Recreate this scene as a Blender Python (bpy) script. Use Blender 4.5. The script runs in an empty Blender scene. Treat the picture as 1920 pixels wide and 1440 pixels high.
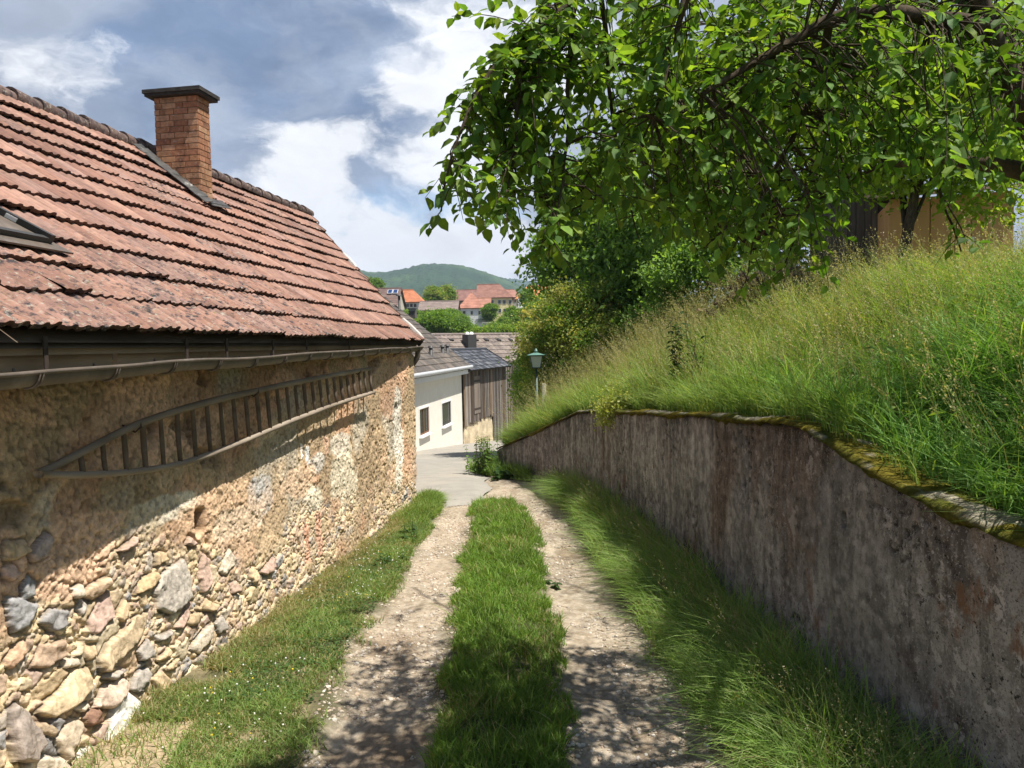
import bpy, math, random
import numpy as np
from mathutils import Vector
rng = np.random.default_rng(11)
random.seed(11)
sc = bpy.context.scene
C = sc.collection
R = math.radians

# ------------------------------------------------------------------ camera
EYE = 2.5
PITCH, ROLL, FPX = R(2.9), R(1.2), 1423.0
_f = np.array([0, math.cos(PITCH), -math.sin(PITCH)])
_r0 = np.array([1.0, 0, 0]); _u0 = np.array([0, math.sin(PITCH), math.cos(PITCH)])
_r = _r0*math.cos(ROLL) - _u0*math.sin(ROLL)
_u = _u0*math.cos(ROLL) + _r0*math.sin(ROLL)
CAM = np.array([0, 0, EYE])
cd = bpy.data.cameras.new('camera'); cam = bpy.data.objects.new('camera', cd); C.objects.link(cam)
from mathutils import Matrix
cam.matrix_world = Matrix(((_r[0], _u[0], -_f[0], 0), (_r[1], _u[1], -_f[1], 0), (_r[2], _u[2], -_f[2], EYE), (0, 0, 0, 1)))
cd.sensor_width = 36; cd.lens = FPX/1920*36; cd.clip_start = 0.05; cd.clip_end = 12000
sc.camera = cam

def ray(px, py):
    v = _f*FPX + _r*(px-960) - _u*(py-720)
    return v/v[1]                      # scaled so the y component is 1
def at(px, py, Y):
    return CAM + ray(px, py)*Y
def on_plane(px, py, p0, n):
    v = ray(px, py); return CAM + v*(np.dot(np.asarray(p0)-CAM, n)/np.dot(v, n))
def proj(p):
    v = np.asarray(p)-CAM; z = v@_f
    return 960+FPX*(v@_r)/z, 720-FPX*(v@_u)/z

# ------------------------------------------------------------------ sun and sky
SUN_EL = 64.5
SUN_AZ = R(117)       # clockwise from +Y
sx, sy, sz = math.sin(SUN_AZ)*math.cos(R(SUN_EL)), math.cos(SUN_AZ)*math.cos(R(SUN_EL)), math.sin(R(SUN_EL))
SUN = np.array([sx, sy, sz])
sd = bpy.data.lights.new('sun', 'SUN'); sd.energy = 5.0; sd.angle = R(0.53); sd.color = (1.0, .955, .87)
so = bpy.data.objects.new('sun', sd); C.objects.link(so)
so.rotation_euler = Vector((sx, sy, sz)).to_track_quat('Z', 'Y').to_euler()
so.location = (8, -4, 20)

w = bpy.data.worlds.new('World'); sc.world = w; w.use_nodes = True
def sky_world():
    nt = w.node_tree; N = nt.nodes; L = nt.links
    for n in list(N): N.remove(n)
    out = N.new('ShaderNodeOutputWorld'); bg = N.new('ShaderNodeBackground'); bg.inputs[1].default_value = .06
    sky = N.new('ShaderNodeTexSky'); sky.sky_type = 'NISHITA'; sky.sun_disc = False
    sky.sun_elevation = R(SUN_EL); sky.sun_rotation = SUN_AZ
    sky.air_density = 1.0; sky.dust_density = .6; sky.ozone_density = 1.0
    tc = N.new('ShaderNodeTexCoord')
    def noise(vec, scale, detail, rough=.55, dist=0.0):
        n = N.new('ShaderNodeTexNoise'); n.inputs['Scale'].default_value = scale; n.inputs['Detail'].default_value = detail
        n.inputs['Roughness'].default_value = rough; n.inputs['Distortion'].default_value = dist
        L.new(vec, n.inputs['Vector']); return n
    def m(op, a, b=None, c=None, clamp=False):
        n = N.new('ShaderNodeMath'); n.operation = op; n.use_clamp = clamp
        for i, v in enumerate((a, b, c)):
            if v is None: continue
            if isinstance(v, (int, float)): n.inputs[i].default_value = v
            else: L.new(v, n.inputs[i])
        return n.outputs[0]
    def vm(op, a, b):
        n = N.new('ShaderNodeVectorMath'); n.operation = op
        for i, v in enumerate((a, b)):
            if isinstance(v, tuple): n.inputs[i].default_value = v
            else: L.new(v, n.inputs[i])
        return n
    # squash so that clouds lie in flat layers
    sq = vm('MULTIPLY', tc.outputs['Generated'], (1, 1, 1.9)).outputs[0]
    n1 = noise(sq, 3.2, 3); w1 = vm('MULTIPLY', vm('SUBTRACT', n1.outputs['Color'], (.5, .5, .5)).outputs[0], (.34, .34, .26)).outputs[0]
    n2 = noise(sq, 11, 5, .6); w2 = vm('MULTIPLY', vm('SUBTRACT', n2.outputs['Color'], (.5, .5, .5)).outputs[0], (.10, .10, .10)).outputs[0]
    dw = vm('ADD', vm('ADD', sq, w1).outputs[0], w2).outputs[0]
    def blob(px, py, r, k):
        v = ray(px, py); v = v/np.linalg.norm(v)*np.array([1, 1, 1.9])
        d = vm('DISTANCE', dw, tuple(v)).outputs['Value']
        mr = N.new('ShaderNodeMapRange'); mr.interpolation_type = 'SMOOTHSTEP'
        L.new(d, mr.inputs['Value']); mr.inputs['From Min'].default_value = 0; mr.inputs['From Max'].default_value = r
        mr.inputs['To Min'].default_value = k; mr.inputs['To Max'].default_value = 0
        return mr.outputs[0]
    def dblob(v, r, k):
        d = vm('DISTANCE', dw, tuple(np.array(v)*np.array([1, 1, 1.9]))).outputs['Value']; mr = N.new('ShaderNodeMapRange'); mr.interpolation_type = 'SMOOTHSTEP'
        L.new(d, mr.inputs['Value']); mr.inputs['From Min'].default_value = r*.45; mr.inputs['From Max'].default_value = r
        mr.inputs['To Min'].default_value = k; mr.inputs['To Max'].default_value = 0; return mr.outputs[0]
    def total(bl):
        s = None
        for b in bl:
            v = blob(*b); s = v if s is None else m('ADD', s, v)
        return s
    fine = noise(dw, 6.5, 10, .60, .25).outputs['Fac']
    mid = noise(sq, 2.6, 6, .55).outputs['Fac']
    # grey undersides
    dark = total([(430, 120, .34, .75), (640, 190, .34, .95), (820, 190, .16, .35), (300, 210, .22, .5), (760, 120, .25, .5), (640, 405, .15, .55), (540, 400, .10, .4), (800, 400, .12, .5), (880, 300, .14, .4), (700, 500, .10, .3),
                  (560, 60, .3, .3), (1500, 100, .4, .4), (-700, 100, .6, .5), (2600, 100, .6, .4)])
    dark = m('ADD', dark, m('MULTIPLY', m('SUBTRACT', fine, .5), .75))
    dark = m('ADD', dark, m('MULTIPLY', m('SUBTRACT', mid, .5), 1.0))
    dk = N.new('ShaderNodeMapRange'); dk.interpolation_type = 'SMOOTHSTEP'; L.new(dark, dk.inputs['Value'])
    dk.inputs['From Min'].default_value = .0; dk.inputs['From Max'].default_value = 1.1
    # sunlit heads
    wh = total([(0, 70, .16, .85), (55, 190, .11, .5), (800, 225, .12, .85), (775, 180, .08, .45), (480, 345, .15, .68), (570, 310, .10, .5), (600, 270, .12, .6), (760, 455, .15, 1.05), (930, 478, .14, 1.0), (660, 460, .11, .8), (840, 470, .10, .5),
                (970, 330, .18, .6), (600, 500, .10, .4), (900, 40, .22, .5), (1000, 150, .24, .6), (1500, 300, .4, .5), (820, 340, .13, .55), (700, 290, .10, .5), (560, 395, .12, .6)])
    wh = m('ADD', wh, m('MULTIPLY', m('SUBTRACT', fine, .5), 2.1))
    wm = N.new('ShaderNodeMapRange'); wm.interpolation_type = 'SMOOTHSTEP'; L.new(wh, wm.inputs['Value'])
    wm.inputs['From Min'].default_value = .36; wm.inputs['From Max'].default_value = .92
    # gaps of blue
    bl = total([(660, 430, .15, .8), (800, 430, .12, .6), (900, 400, .14, .7), (560, 420, .1, .4), (720, 500, .1, .45), (880, 505, .08, .3)])
    bd = m('ADD', dblob((0, -.25, .97), 1.55, 1.3), dblob((0, -1, .15), 1.3, 1.1)); bd = m('ADD', bd, m('MULTIPLY', m('SUBTRACT', mid, .5), 1.2))  # blue overhead and behind, out of view, added to dim the ambient light
    bdm = N.new('ShaderNodeMapRange'); bdm.interpolation_type = 'SMOOTHSTEP'; L.new(bd, bdm.inputs['Value']); bdm.inputs['From Min'].default_value = .15; bdm.inputs['From Max'].default_value = .65
    bl = m('ADD', bl, m('MULTIPLY', m('SUBTRACT', fine, .5), 1.1))
    bl = m('ADD', bl, m('MULTIPLY', m('SUBTRACT', mid, .52), 1.5))
    bm = N.new('ShaderNodeMapRange'); bm.interpolation_type = 'SMOOTHSTEP'; L.new(bl, bm.inputs['Value'])
    bm.inputs['From Min'].default_value = .15; bm.inputs['From Max'].default_value = .65
    def mix(f, a, b):
        n = N.new('ShaderNodeMix'); n.data_type = 'RGBA'
        L.new(f, n.inputs['Factor'])
        for k, v in (('A', a), ('B', b)):
            s = [i for i in n.inputs if i.name == k and i.type == 'RGBA'][0]
            if isinstance(v, tuple): s.default_value = (*v, 1)
            else: L.new(v, s)
        return [o for o in n.outputs if o.type == 'RGBA'][0]
    skc = vm('MULTIPLY', sky.outputs[0], (1.75, 1.85, 1.9)).outputs[0]
    lite = m('ADD', m('MULTIPLY', fine, 1.0), m('ADD', m('MULTIPLY', mid, .5), .25))
    cx = N.new('ShaderNodeCombineXYZ')
    for i, v in enumerate((5.3, 6.0, 7.3)):
        L.new(m('MULTIPLY', lite, v), cx.inputs[i])
    c = mix(bm.outputs[0], cx.outputs[0], skc)
    dcol = N.new('ShaderNodeCombineXYZ'); lit2 = m('ADD', m('MULTIPLY', fine, .9), .55)
    for i, v in enumerate((2.0, 2.95, 4.75)):
        L.new(m('MULTIPLY', lit2, v), dcol.inputs[i])
    brk = noise(dw, 4.2, 7, .58, .2).outputs['Fac']; bk = N.new('ShaderNodeMapRange'); bk.interpolation_type = 'SMOOTHSTEP'; L.new(brk, bk.inputs['Value']); bk.inputs['From Min'].default_value = .36; bk.inputs['From Max'].default_value = .66; bk.inputs['To Min'].default_value = 1.0; bk.inputs['To Max'].default_value = .16
    c = mix(m('MULTIPLY', dk.outputs[0], bk.outputs[0]), c, dcol.outputs[0])
    wcol = N.new('ShaderNodeCombineXYZ'); lit3 = m('ADD', m('MULTIPLY', fine, .55), .72)
    for i, v in enumerate((10.6, 10.8, 11.2)):
        L.new(m('MULTIPLY', lit3, v), wcol.inputs[i])
    c = mix(wm.outputs[0], c, wcol.outputs[0])
    c = mix(bdm.outputs[0], c, sky.outputs[0])
    L.new(c, bg.inputs[0]); L.new(bg.outputs[0], out.inputs[0])
sky_world()
sc.view_settings.view_transform = 'Standard'; sc.view_settings.look = 'None'
sc.view_settings.exposure = .7; sc.view_settings.gamma = 1
sc.cycles.use_denoising = True
sc.cycles.max_bounces = 8; sc.cycles.diffuse_bounces = 3; sc.cycles.transmission_bounces = 5; sc.cycles.transparent_max_bounces = 8
sc.cycles.volume_bounces = 0

# ------------------------------------------------------------------ noise helpers
def _h(ix, iy, s):
    n = (ix.astype(np.int64)*374761393 + iy.astype(np.int64)*668265263 + s*982451653) & 0xffffffff
    n = ((n ^ (n >> 13))*1274126177) & 0xffffffff
    return ((n ^ (n >> 16)) & 0xffff)/65535.0
def vn(x, y, s=0):
    x = np.asarray(x, float); y = np.asarray(y, float)
    ix = np.floor(x); iy = np.floor(y); fx = x-ix; fy = y-iy
    fx = fx*fx*(3-2*fx); fy = fy*fy*(3-2*fy); ix = ix.astype(int); iy = iy.astype(int)
    return (_h(ix, iy, s)*(1-fx)+_h(ix+1, iy, s)*fx)*(1-fy)+(_h(ix, iy+1, s)*(1-fx)+_h(ix+1, iy+1, s)*fx)*fy
def fbm(x, y, o=4, s=0):
    t = 0; a = .5; k = 0
    for i in range(o):
        t = t+a*vn(np.asarray(x)*2**i, np.asarray(y)*2**i, s+i*17); k += a; a *= .5
    return t/k
def sst(a, b, x):
    t = np.clip((x-a)/(b-a), 0, 1); return t*t*(3-2*t)

# ------------------------------------------------------------------ mesh helpers
def mk_mesh(name, V, F, col=None, mats=None, midx=None, smooth=False):
    """V (n,3); F int array (m,k) or a list of such arrays."""
    me = bpy.data.meshes.new(name)
    V = np.asarray(V, np.float32)
    Fs = F if isinstance(F, list) else [F]
    Fs = [np.asarray(f, np.int32) for f in Fs if len(f)]
    me.vertices.add(len(V)); me.vertices.foreach_set('co', V.ravel())
    li = np.concatenate([f.ravel() for f in Fs]); tot = np.concatenate([np.full(len(f), f.shape[1]) for f in Fs])
    st = np.concatenate([[0], np.cumsum(tot)[:-1]]).astype(np.int32)
    me.loops.add(len(li)); me.loops.foreach_set('vertex_index', li)
    me.polygons.add(len(tot)); me.polygons.foreach_set('loop_start', st)
    me.polygons.foreach_set('use_smooth', np.full(len(tot), bool(smooth)))
    if midx is not None: me.polygons.foreach_set('material_index', np.asarray(midx, np.int32))
    if col is not None:
        ca = me.color_attributes.new('Col', 'FLOAT_COLOR', 'POINT')
        c4 = np.ones((len(V), 4), np.float32); c4[:, :np.shape(col)[1]] = col; ca.data.foreach_set('color', c4.ravel())
    for m_ in (mats or []): me.materials.append(m_)
    me.update(calc_edges=True); me.validate()
    return me
def link(name, me, parent=None):
    o = bpy.data.objects.new(name, me); C.objects.link(o)
    if parent is not None: o.parent = parent
    return o
def tag(o, label=None, cat=None, group=None, kind=None):
    if label: o['label'] = label
    if cat: o['category'] = cat
    if group: o['group'] = group
    if kind: o['kind'] = kind
    return o
ROOTS = {}
GROUPS = {'town_house': 'houses of the town beyond the valley', 'valley_tree': 'trees growing among the town houses', 'valley_bush': 'bushes below the town', 'nettle': 'nettles in the meadow by the wall', 'verge_weed': 'leafy weeds on the verge of the stone barn'}
def thing(name, label, cat, loc, group=None):
    group = group or GROUPS.get(name)
    o = bpy.data.objects.new(name, None); C.objects.link(o); o.location = loc; o.empty_display_size = .2
    tag(o, label, cat, group); ROOTS[o] = np.array(loc, float)
    return o
def root_loc(p):
    while p is not None:
        if p in ROOTS: return ROOTS[p]
        p = p.parent
    return np.zeros(3)
def part(name, V, F, m, parent, col=None, smooth=False, label=None):
    me = mk_mesh(name, np.asarray(V, float)-root_loc(parent), F, col, [m], None, smooth)
    o = link(name, me, parent)
    if label: o['label'] = label
    return o
class MB:
    """collects shapes (world coordinates) for ONE mesh"""
    def __init__(s): s.V = []; s.F3 = []; s.F4 = []; s.c = []; s.n = 0
    def add(s, V, F, col=(1, 1, 1)):
        V = np.asarray(V, float); F = np.asarray(F)
        if len(F):
            (s.F3 if F.shape[1] == 3 else s.F4).append(F+s.n)
        s.V.append(V); col = np.asarray(col, float)
        s.c.append(np.tile(col, (len(V), 1)) if col.ndim == 1 else col); s.n += len(V)
    def box(s, c, size, ax=None, col=(1, 1, 1)):
        ax = np.eye(3) if ax is None else np.asarray(ax, float); h = np.asarray(size, float)/2
        P = np.array([[i, j, k] for i in (-1, 1) for j in (-1, 1) for k in (-1, 1)], float)*h
        s.add(np.asarray(c)+P@ax, [[0, 1, 3, 2], [4, 6, 7, 5], [0, 4, 5, 1], [2, 3, 7, 6], [0, 2, 6, 4], [1, 5, 7, 3]], col)
    def hexa(s, b, t, col=(1, 1, 1)):
        """4 bottom points, 4 top points in the same order"""
        s.add(np.vstack([b, t]), [[3, 2, 1, 0], [4, 5, 6, 7], [0, 1, 5, 4], [1, 2, 6, 5], [2, 3, 7, 6], [3, 0, 4, 7]], col)
    def slab(s, q, n, t, col=(1, 1, 1)):
        """quad q extruded by t along n"""
        q = np.asarray(q, float); s.hexa(q, q+np.asarray(n, float)*t, col)
    def tube(s, P, r, k=8, col=(1, 1, 1), cap=True):
        P = np.asarray(P, float); n = len(P); r = np.full(n, r) if np.isscalar(r) else np.asarray(r, float)
        T = np.gradient(P, axis=0); T /= np.linalg.norm(T, axis=1)[:, None]+1e-9
        ref = np.array([0, 0, 1.0]) if abs(T[0][2]) < .9 else np.array([1.0, 0, 0])
        A = np.cross(T, ref); A /= np.linalg.norm(A, axis=1)[:, None]+1e-9; B = np.cross(T, A)
        a = np.arange(k)*2*math.pi/k
        V = (P[:, None]+r[:, None, None]*(A[:, None]*np.cos(a)[None, :, None]+B[:, None]*np.sin(a)[None, :, None])).reshape(-1, 3)
        i = np.arange(n-1)[:, None]*k; j = np.arange(k)[None]; j2 = (j+1) % k
        F = np.stack([i+j, i+j2, i+k+j2, i+k+j], -1).reshape(-1, 4)
        s.add(V, F, col)
        if cap:
            o = s.n-len(V)
            for b in (0, (n-1)*k):
                m0 = s.n; s.V.append(V[b:b+k].mean(0)[None]); s.c.append(np.tile(np.asarray(col, float), (1, 1))); s.n += 1
                s.F3.append(np.array([[o+b+q, o+b+(q+1) % k, m0] for q in range(k)]))
    def build(s, name, m, parent=None, smooth=False, label=None, origin=None):
        F = []
        if s.F4: F.append(np.vstack(s.F4))
        if s.F3: F.append(np.vstack(s.F3))
        V = np.vstack(s.V); o_ = root_loc(parent) if origin is None else np.asarray(origin, float)
        me = mk_mesh(name, V-o_, F, np.vstack(s.c), [m], None, smooth)
        o = link(name, me, parent)
        if origin is not None: o.location = origin
        if label: o['label'] = label
        return o
def gridF(nu, nv):
    i = np.arange(nu-1)[:, None]*nv; j = np.arange(nv-1)[None]
    return np.stack([i+j, i+nv+j, i+nv+j+1, i+j+1], -1).reshape(-1, 4)
def scatter(Tv, Tf, Rm, T, S, col):
    """merge copies of a small template; Rm (N,3,3) rows = local axes in world"""
    N = len(T); k = len(Tv)
    V = np.einsum('nks,nsj->nkj', Tv[None]*S.reshape(N, 1, -1), Rm)+T[:, None]
    F = (np.asarray(Tf)[None]+(np.arange(N)*k)[:, None, None]).reshape(-1, len(Tf[0]))
    return V.reshape(-1, 3), F, np.repeat(col, k, axis=0)
def frames(d, up):
    """frames with x = d, z ~ up"""
    d = d/(np.linalg.norm(d, axis=1)[:, None]+1e-9)
    y = np.cross(up, d); y /= np.linalg.norm(y, axis=1)[:, None]+1e-9
    z = np.cross(d, y); return np.stack([d, y, z], 1)
def rand_unit(n):
    v = rng.normal(size=(n, 3)); return v/np.linalg.norm(v, axis=1)[:, None]

# ------------------------------------------------------------------ materials
def pmat(name, c1, c2, scale=6.0, detail=6, rough=.85, bump=.3, bscale=None, bdist=.01, vcol=False, stretch=(1, 1, 1), c3=None, s3=1.2, t3=(.55, .68),
         spec=.3, metal=0.0, trans=0.0, tcol=(1.25, 1.2, .55), coord='Object', amt=1.0, bdetail=8, age=None):
    m = bpy.data.materials.new(name); m.use_nodes = True; nt = m.node_tree; N = nt.nodes; L = nt.links
    b = N['Principled BSDF']; out = N['Material Output']
    b.inputs['Roughness'].default_value = rough; b.inputs['Specular IOR Level'].default_value = spec; b.inputs['Metallic'].default_value = metal
    tc = N.new('ShaderNodeTexCoord'); mp = N.new('ShaderNodeMapping'); mp.inputs['Scale'].default_value = stretch
    L.new(tc.outputs[coord], mp.inputs['Vector']); vec = mp.outputs[0]
    def noise(sc_, d=detail, ro=.6):
        n = N.new('ShaderNodeTexNoise'); n.inputs['Scale'].default_value = sc_; n.inputs['Detail'].default_value = d; n.inputs['Roughness'].default_value = ro
        L.new(vec, n.inputs['Vector']); return n
    def mix(f, a, c, mode='MIX'):
        n = N.new('ShaderNodeMix'); n.data_type = 'RGBA'; n.blend_type = mode
        if isinstance(f, (int, float)): n.inputs['Factor'].default_value = f
        else: L.new(f, n.inputs['Factor'])
        for k, v in (('A', a), ('B', c)):
            s = [i for i in n.inputs if i.name == k and i.type == 'RGBA'][0]
            if isinstance(v, tuple): s.default_value = (*v, 1)
            else: L.new(v, s)
        return [o for o in n.outputs if o.type == 'RGBA'][0]
    n1 = noise(scale)
    mr = N.new('ShaderNodeMapRange'); L.new(n1.outputs['Fac'], mr.inputs['Value']); mr.inputs['From Min'].default_value = .3; mr.inputs['From Max'].default_value = .7
    col = mix(mr.outputs[0], tuple(c1), tuple(c2))
    if c3 is not None:
        n3 = noise(s3, 8, .65); m3 = N.new('ShaderNodeMapRange'); L.new(n3.outputs['Fac'], m3.inputs['Value'])
        m3.inputs['From Min'].default_value = t3[0]; m3.inputs['From Max'].default_value = t3[1]
        col = mix(m3.outputs[0], col, tuple(c3))
    if vcol:
        a = N.new('ShaderNodeAttribute'); a.attribute_name = 'Col'
        col = mix(amt, a.outputs['Color'], col, 'MULTIPLY')
    if age:
        at_ = N.new('ShaderNodeAttribute'); at_.attribute_name = 'Col'
        for (s_, lo, hi, c_, *zs) in age:
            na = noise(s_, 7, .7)
            if zs:
                mz = N.new('ShaderNodeMapping'); mz.inputs['Scale'].default_value = (1, 1, zs[0]); L.new(tc.outputs[coord], mz.inputs['Vector']); L.new(mz.outputs[0], na.inputs['Vector'])
            ma = N.new('ShaderNodeMapRange'); L.new(na.outputs['Fac'], ma.inputs['Value']); ma.inputs['From Min'].default_value = lo; ma.inputs['From Max'].default_value = hi
            mm = N.new('ShaderNodeMath'); mm.operation = 'MULTIPLY'; L.new(ma.outputs[0], mm.inputs[0]); L.new(at_.outputs['Alpha'], mm.inputs[1]); col = mix(mm.outputs[0], col, tuple(c_))
    L.new(col, b.inputs['Base Color'])
    if bump:
        nb = noise(bscale or scale*4, bdetail); bp = N.new('ShaderNodeBump'); bp.inputs['Strength'].default_value = bump; bp.inputs['Distance'].default_value = bdist
        L.new(nb.outputs['Fac'], bp.inputs['Height']); L.new(bp.outputs[0], b.inputs['Normal'])
    if trans:
        t = N.new('ShaderNodeBsdfTranslucent'); ms = N.new('ShaderNodeMixShader'); ms.inputs[0].default_value = trans
        L.new(mix(1.0, col, tuple(tcol), 'MULTIPLY'), t.inputs['Color'])
        L.new(b.outputs[0], ms.inputs[1]); L.new(t.outputs[0], ms.inputs[2]); L.new(ms.outputs[0], out.inputs['Surface'])
    return m
M = {}
def var(a, b): return ((a,)*3, (b,)*3)
M['rubble'] = pmat('rubble', *var(.70, 1.28), scale=30, rough=.95, bump=.6, bscale=55, bdist=.012, vcol=True, spec=.1)
M['tile'] = pmat('tile', (.76, .76, .80), (1.2, 1.18, 1.15), scale=11, rough=.9, bump=.5, bscale=70, bdist=.006, vcol=True, spec=.12, c3=(.62, .66, .64), s3=4.5, t3=(.58, .72),
                 age=[(16, .50, .62, (.050, .044, .048)), (23, .56, .66, (.34, .30, .25)), (40, .60, .68, (.20, .17, .06))])
M['brick'] = pmat('brick', *var(.7, 1.2), scale=25, rough=.9, bump=.7, bscale=60, bdist=.006, vcol=True, spec=.12, age=[(5, .5, .75, (.10, .055, .04)), (30, .58, .66, (.42, .36, .29))])
M['dark_slab'] = pmat('dark_slab', (.022, .02, .02), (.06, .055, .05), scale=14, rough=.8, bump=.6, bscale=40)
M['gutter'] = pmat('gutter', (.075, .062, .05), (.16, .125, .10), scale=5, rough=.55, bump=.08, spec=.4, stretch=(1, 1, 1), c3=(.22, .19, .17), s3=3, t3=(.55, .75))
M['old_wood'] = pmat('old_wood', (.10, .075, .055), (.21, .165, .125), scale=7, rough=.9, bump=.4, bscale=30, stretch=(1, .18, 1), spec=.12)
M['eave_wood'] = pmat('eave_wood', (.22, .16, .105), (.40, .30, .20), scale=7, rough=.9, bump=.4, bscale=30, stretch=(1, .18, 1), spec=.12)  # old_wood lightened in colour to make up for dim light under the eave
M['grey_wood'] = pmat('grey_wood', *var(.6, 1.35), scale=9, rough=.9, bump=.4, bscale=40, vcol=True, stretch=(1, 1, .12), spec=.12)
M['rack_wood'] = pmat('rack_wood', (.19, .15, .115), (.36, .30, .235), scale=9, rough=.85, bump=.4, bscale=40, stretch=(1, .15, 1), spec=.15)
M['iron'] = pmat('iron', (.03, .022, .018), (.07, .05, .04), scale=20, rough=.7, bump=.1)
M['lead'] = pmat('lead', (.03, .03, .03), (.10, .095, .09), scale=11, rough=.6, bump=.5, bscale=30, c3=(.3, .29, .27), s3=6, t3=(.62, .7))
M['concrete'] = pmat('concrete', *var(.62, 1.36), scale=13, rough=.95, bump=.6, bscale=85, bdist=.006, vcol=True, spec=.1,
                     age=[(21, .56, .66, (.40, .36, .33), .14), (25, .58, .67, (.06, .05, .045), .09), (5, .52, .62, (.11, .085, .075), .45), (3, .55, .66, (.33, .30, .29), .7), (85, .52, .62, (.12, .10, .09)), (60, .55, .62, (.40, .36, .33)), (22, .595, .607, (.025, .022, .02)), (13, .605, .625, (.50, .44, .41)), (4.5, .60, .622, (.50, .44, .41), .8), (2.2, .60, .66, (.20, .105, .06), .6)])
M['moss'] = pmat('moss', *var(.55, 1.4), scale=30, rough=1, bump=1.0, bscale=120, bdist=.02, vcol=True, spec=.05)
M['path'] = pmat('path', *var(.7, 1.25), scale=26, rough=.95, bump=.7, bscale=75, bdist=.012, vcol=True, spec=.08)
M['asphalt'] = pmat('asphalt', (.27, .25, .22), (.34, .315, .275), scale=3, rough=.9, bump=.3, bscale=160, bdist=.004, c3=(.37, .33, .275), s3=.8, t3=(.5, .7), spec=.12)
M['soil'] = pmat('soil', (.06, .075, .025), (.11, .10, .045), scale=4, rough=1, bump=.6, bscale=30, spec=.05)
M['bank'] = pmat('bank', (.05, .07, .02), (.10, .10, .035), scale=5, rough=1, bump=.6, bscale=40, spec=.05)
M['grass'] = pmat('grass', *var(.8, 1.2), scale=3, rough=.55, bump=0, vcol=True, trans=.42, tcol=(1.25, 1.15, .5), spec=.25)
M['leaf'] = pmat('leaf', *var(.75, 1.25), scale=14, rough=.6, bump=0, vcol=True, trans=.5, tcol=(1.5, 1.42, .40), spec=.25)
M['far_leaf'] = pmat('far_leaf', *var(.8, 1.2), scale=2, rough=.6, bump=0, vcol=True, trans=.52, tcol=(1.6, 1.5, .5), spec=.25)
M['bark'] = pmat('bark', (.035, .026, .018), (.11, .085, .06), scale=18, rough=.95, bump=.9, bscale=30, bdist=.02, stretch=(1, 1, .35), spec=.1, c3=(.16, .15, .11), s3=7, t3=(.58, .68))
M['petal'] = pmat('petal', *var(.9, 1.1), scale=9, rough=.7, bump=0, vcol=True)
M['stone'] = pmat('stone', *var(.7, 1.2), scale=30, rough=.95, bump=.4, bscale=90, vcol=True, spec=.1)
M['cream'] = pmat('cream', (.70, .665, .585), (.77, .735, .655), scale=2.5, rough=.95, bump=.15, bscale=80, bdist=.004, spec=.1, c3=(.62, .55, .43), s3=.7, t3=(.6, .85))
M['white'] = pmat('white', (.74, .73, .71), (.82, .81, .79), scale=3, rough=.7, bump=.05)
M['white_metal'] = pmat('white_metal', (.62, .63, .64), (.78, .78, .78), scale=4, rough=.45, bump=.04, spec=.5)
M['window_wood'] = pmat('window_wood', (.17, .075, .035), (.24, .11, .05), scale=8, rough=.5, bump=.1)
M['dark_metal'] = pmat('dark_metal', (.035, .033, .033), (.06, .058, .056), scale=8, rough=.5, bump=.1, spec=.4)
M['grey_tile'] = pmat('grey_tile', *var(.7, 1.25), scale=5, rough=.85, bump=.3, bscale=40, vcol=True, spec=.2, c3=(.8, .82, .7), s3=2.2, t3=(.58, .7))
M['town'] = pmat('town', *var(.82, 1.15), scale=.7, rough=.9, bump=0, vcol=True, spec=.1)
M['town_roof'] = pmat('town_roof', *var(.72, 1.2), scale=.9, rough=.9, bump=.6, bscale=3, bdist=.1, vcol=True, spec=.1)
M['lamp_green'] = pmat('lamp_green', (.02, .055, .045), (.03, .075, .06), scale=9, rough=.45, bump=.05, spec=.5)
M['lamp_top'] = pmat('lamp_top', (.09, .19, .155), (.13, .25, .21), scale=9, rough=.45, bump=.05, spec=.5)
M['orange_board'] = pmat('orange_board', (.50, .27, .11), (.62, .36, .17), scale=3, rough=.8, bump=.1, stretch=(1, 1, .2))
def glass(name, col, rough=.08):
    m = bpy.data.materials.new(name); m.use_nodes = True; b = m.node_tree.nodes['Principled BSDF']
    b.inputs['Base Color'].default_value = (*col, 1); b.inputs['Roughness'].default_value = rough; b.inputs['Specular IOR Level'].default_value = .8
    return m
M['pane'] = glass('pane', (.03, .034, .04)); M['frosted'] = glass('frosted', (.48, .54, .52), .35); M['curtain'] = glass('curtain', (.6, .6, .58), .6)
M['solar'] = glass('solar', (.02, .045, .13), .1)
# ------------------------------------------------------------------ ground levels
_fy = np.array([-50, 40, 50, 65, 85, 110, 140, 170, 200, 260, 400, 800, 1500, 3000, 9000.])
_fz = np.array([0, -2.6, -3.6, -4.6, -5.0, -3.0, 2.5, 7.0, 9.3, 11, 10, 12, 20, 30, 40.])
def zp(y):
    y = np.asarray(y, float)
    near = -.25*np.log1p(np.exp(np.clip((y-14)/2.5, -30, 30)))
    far = np.interp(y, _fy, _fz)
    t = sst(38, 55, y)
    return np.where(y < 38, near, near*(1-t)+far*t)
def gpt(px, py):
    """ground point under a pixel of the lane"""
    y = 6.0
    for _ in range(60):
        r = ray(px, py); y = .5*y+.5*float((zp(y)-EYE)/r[2])
    return CAM+ray(px, py)*y
def edge(pts):
    P = np.array([gpt(*p)[:2] for p in pts]); P = P[np.argsort(P[:, 1])]
    return P[:, 1], P[:, 0]
E_SL = edge([(805, 1440), (825, 1300), (850, 1150), (868, 1050), (882, 980), (890, 935), (893, 918)])
E_SR = edge([(1078, 1440), (1045, 1250), (1030, 1120), (1016, 1040), (1000, 990), (975, 945), (935, 915)])
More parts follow.
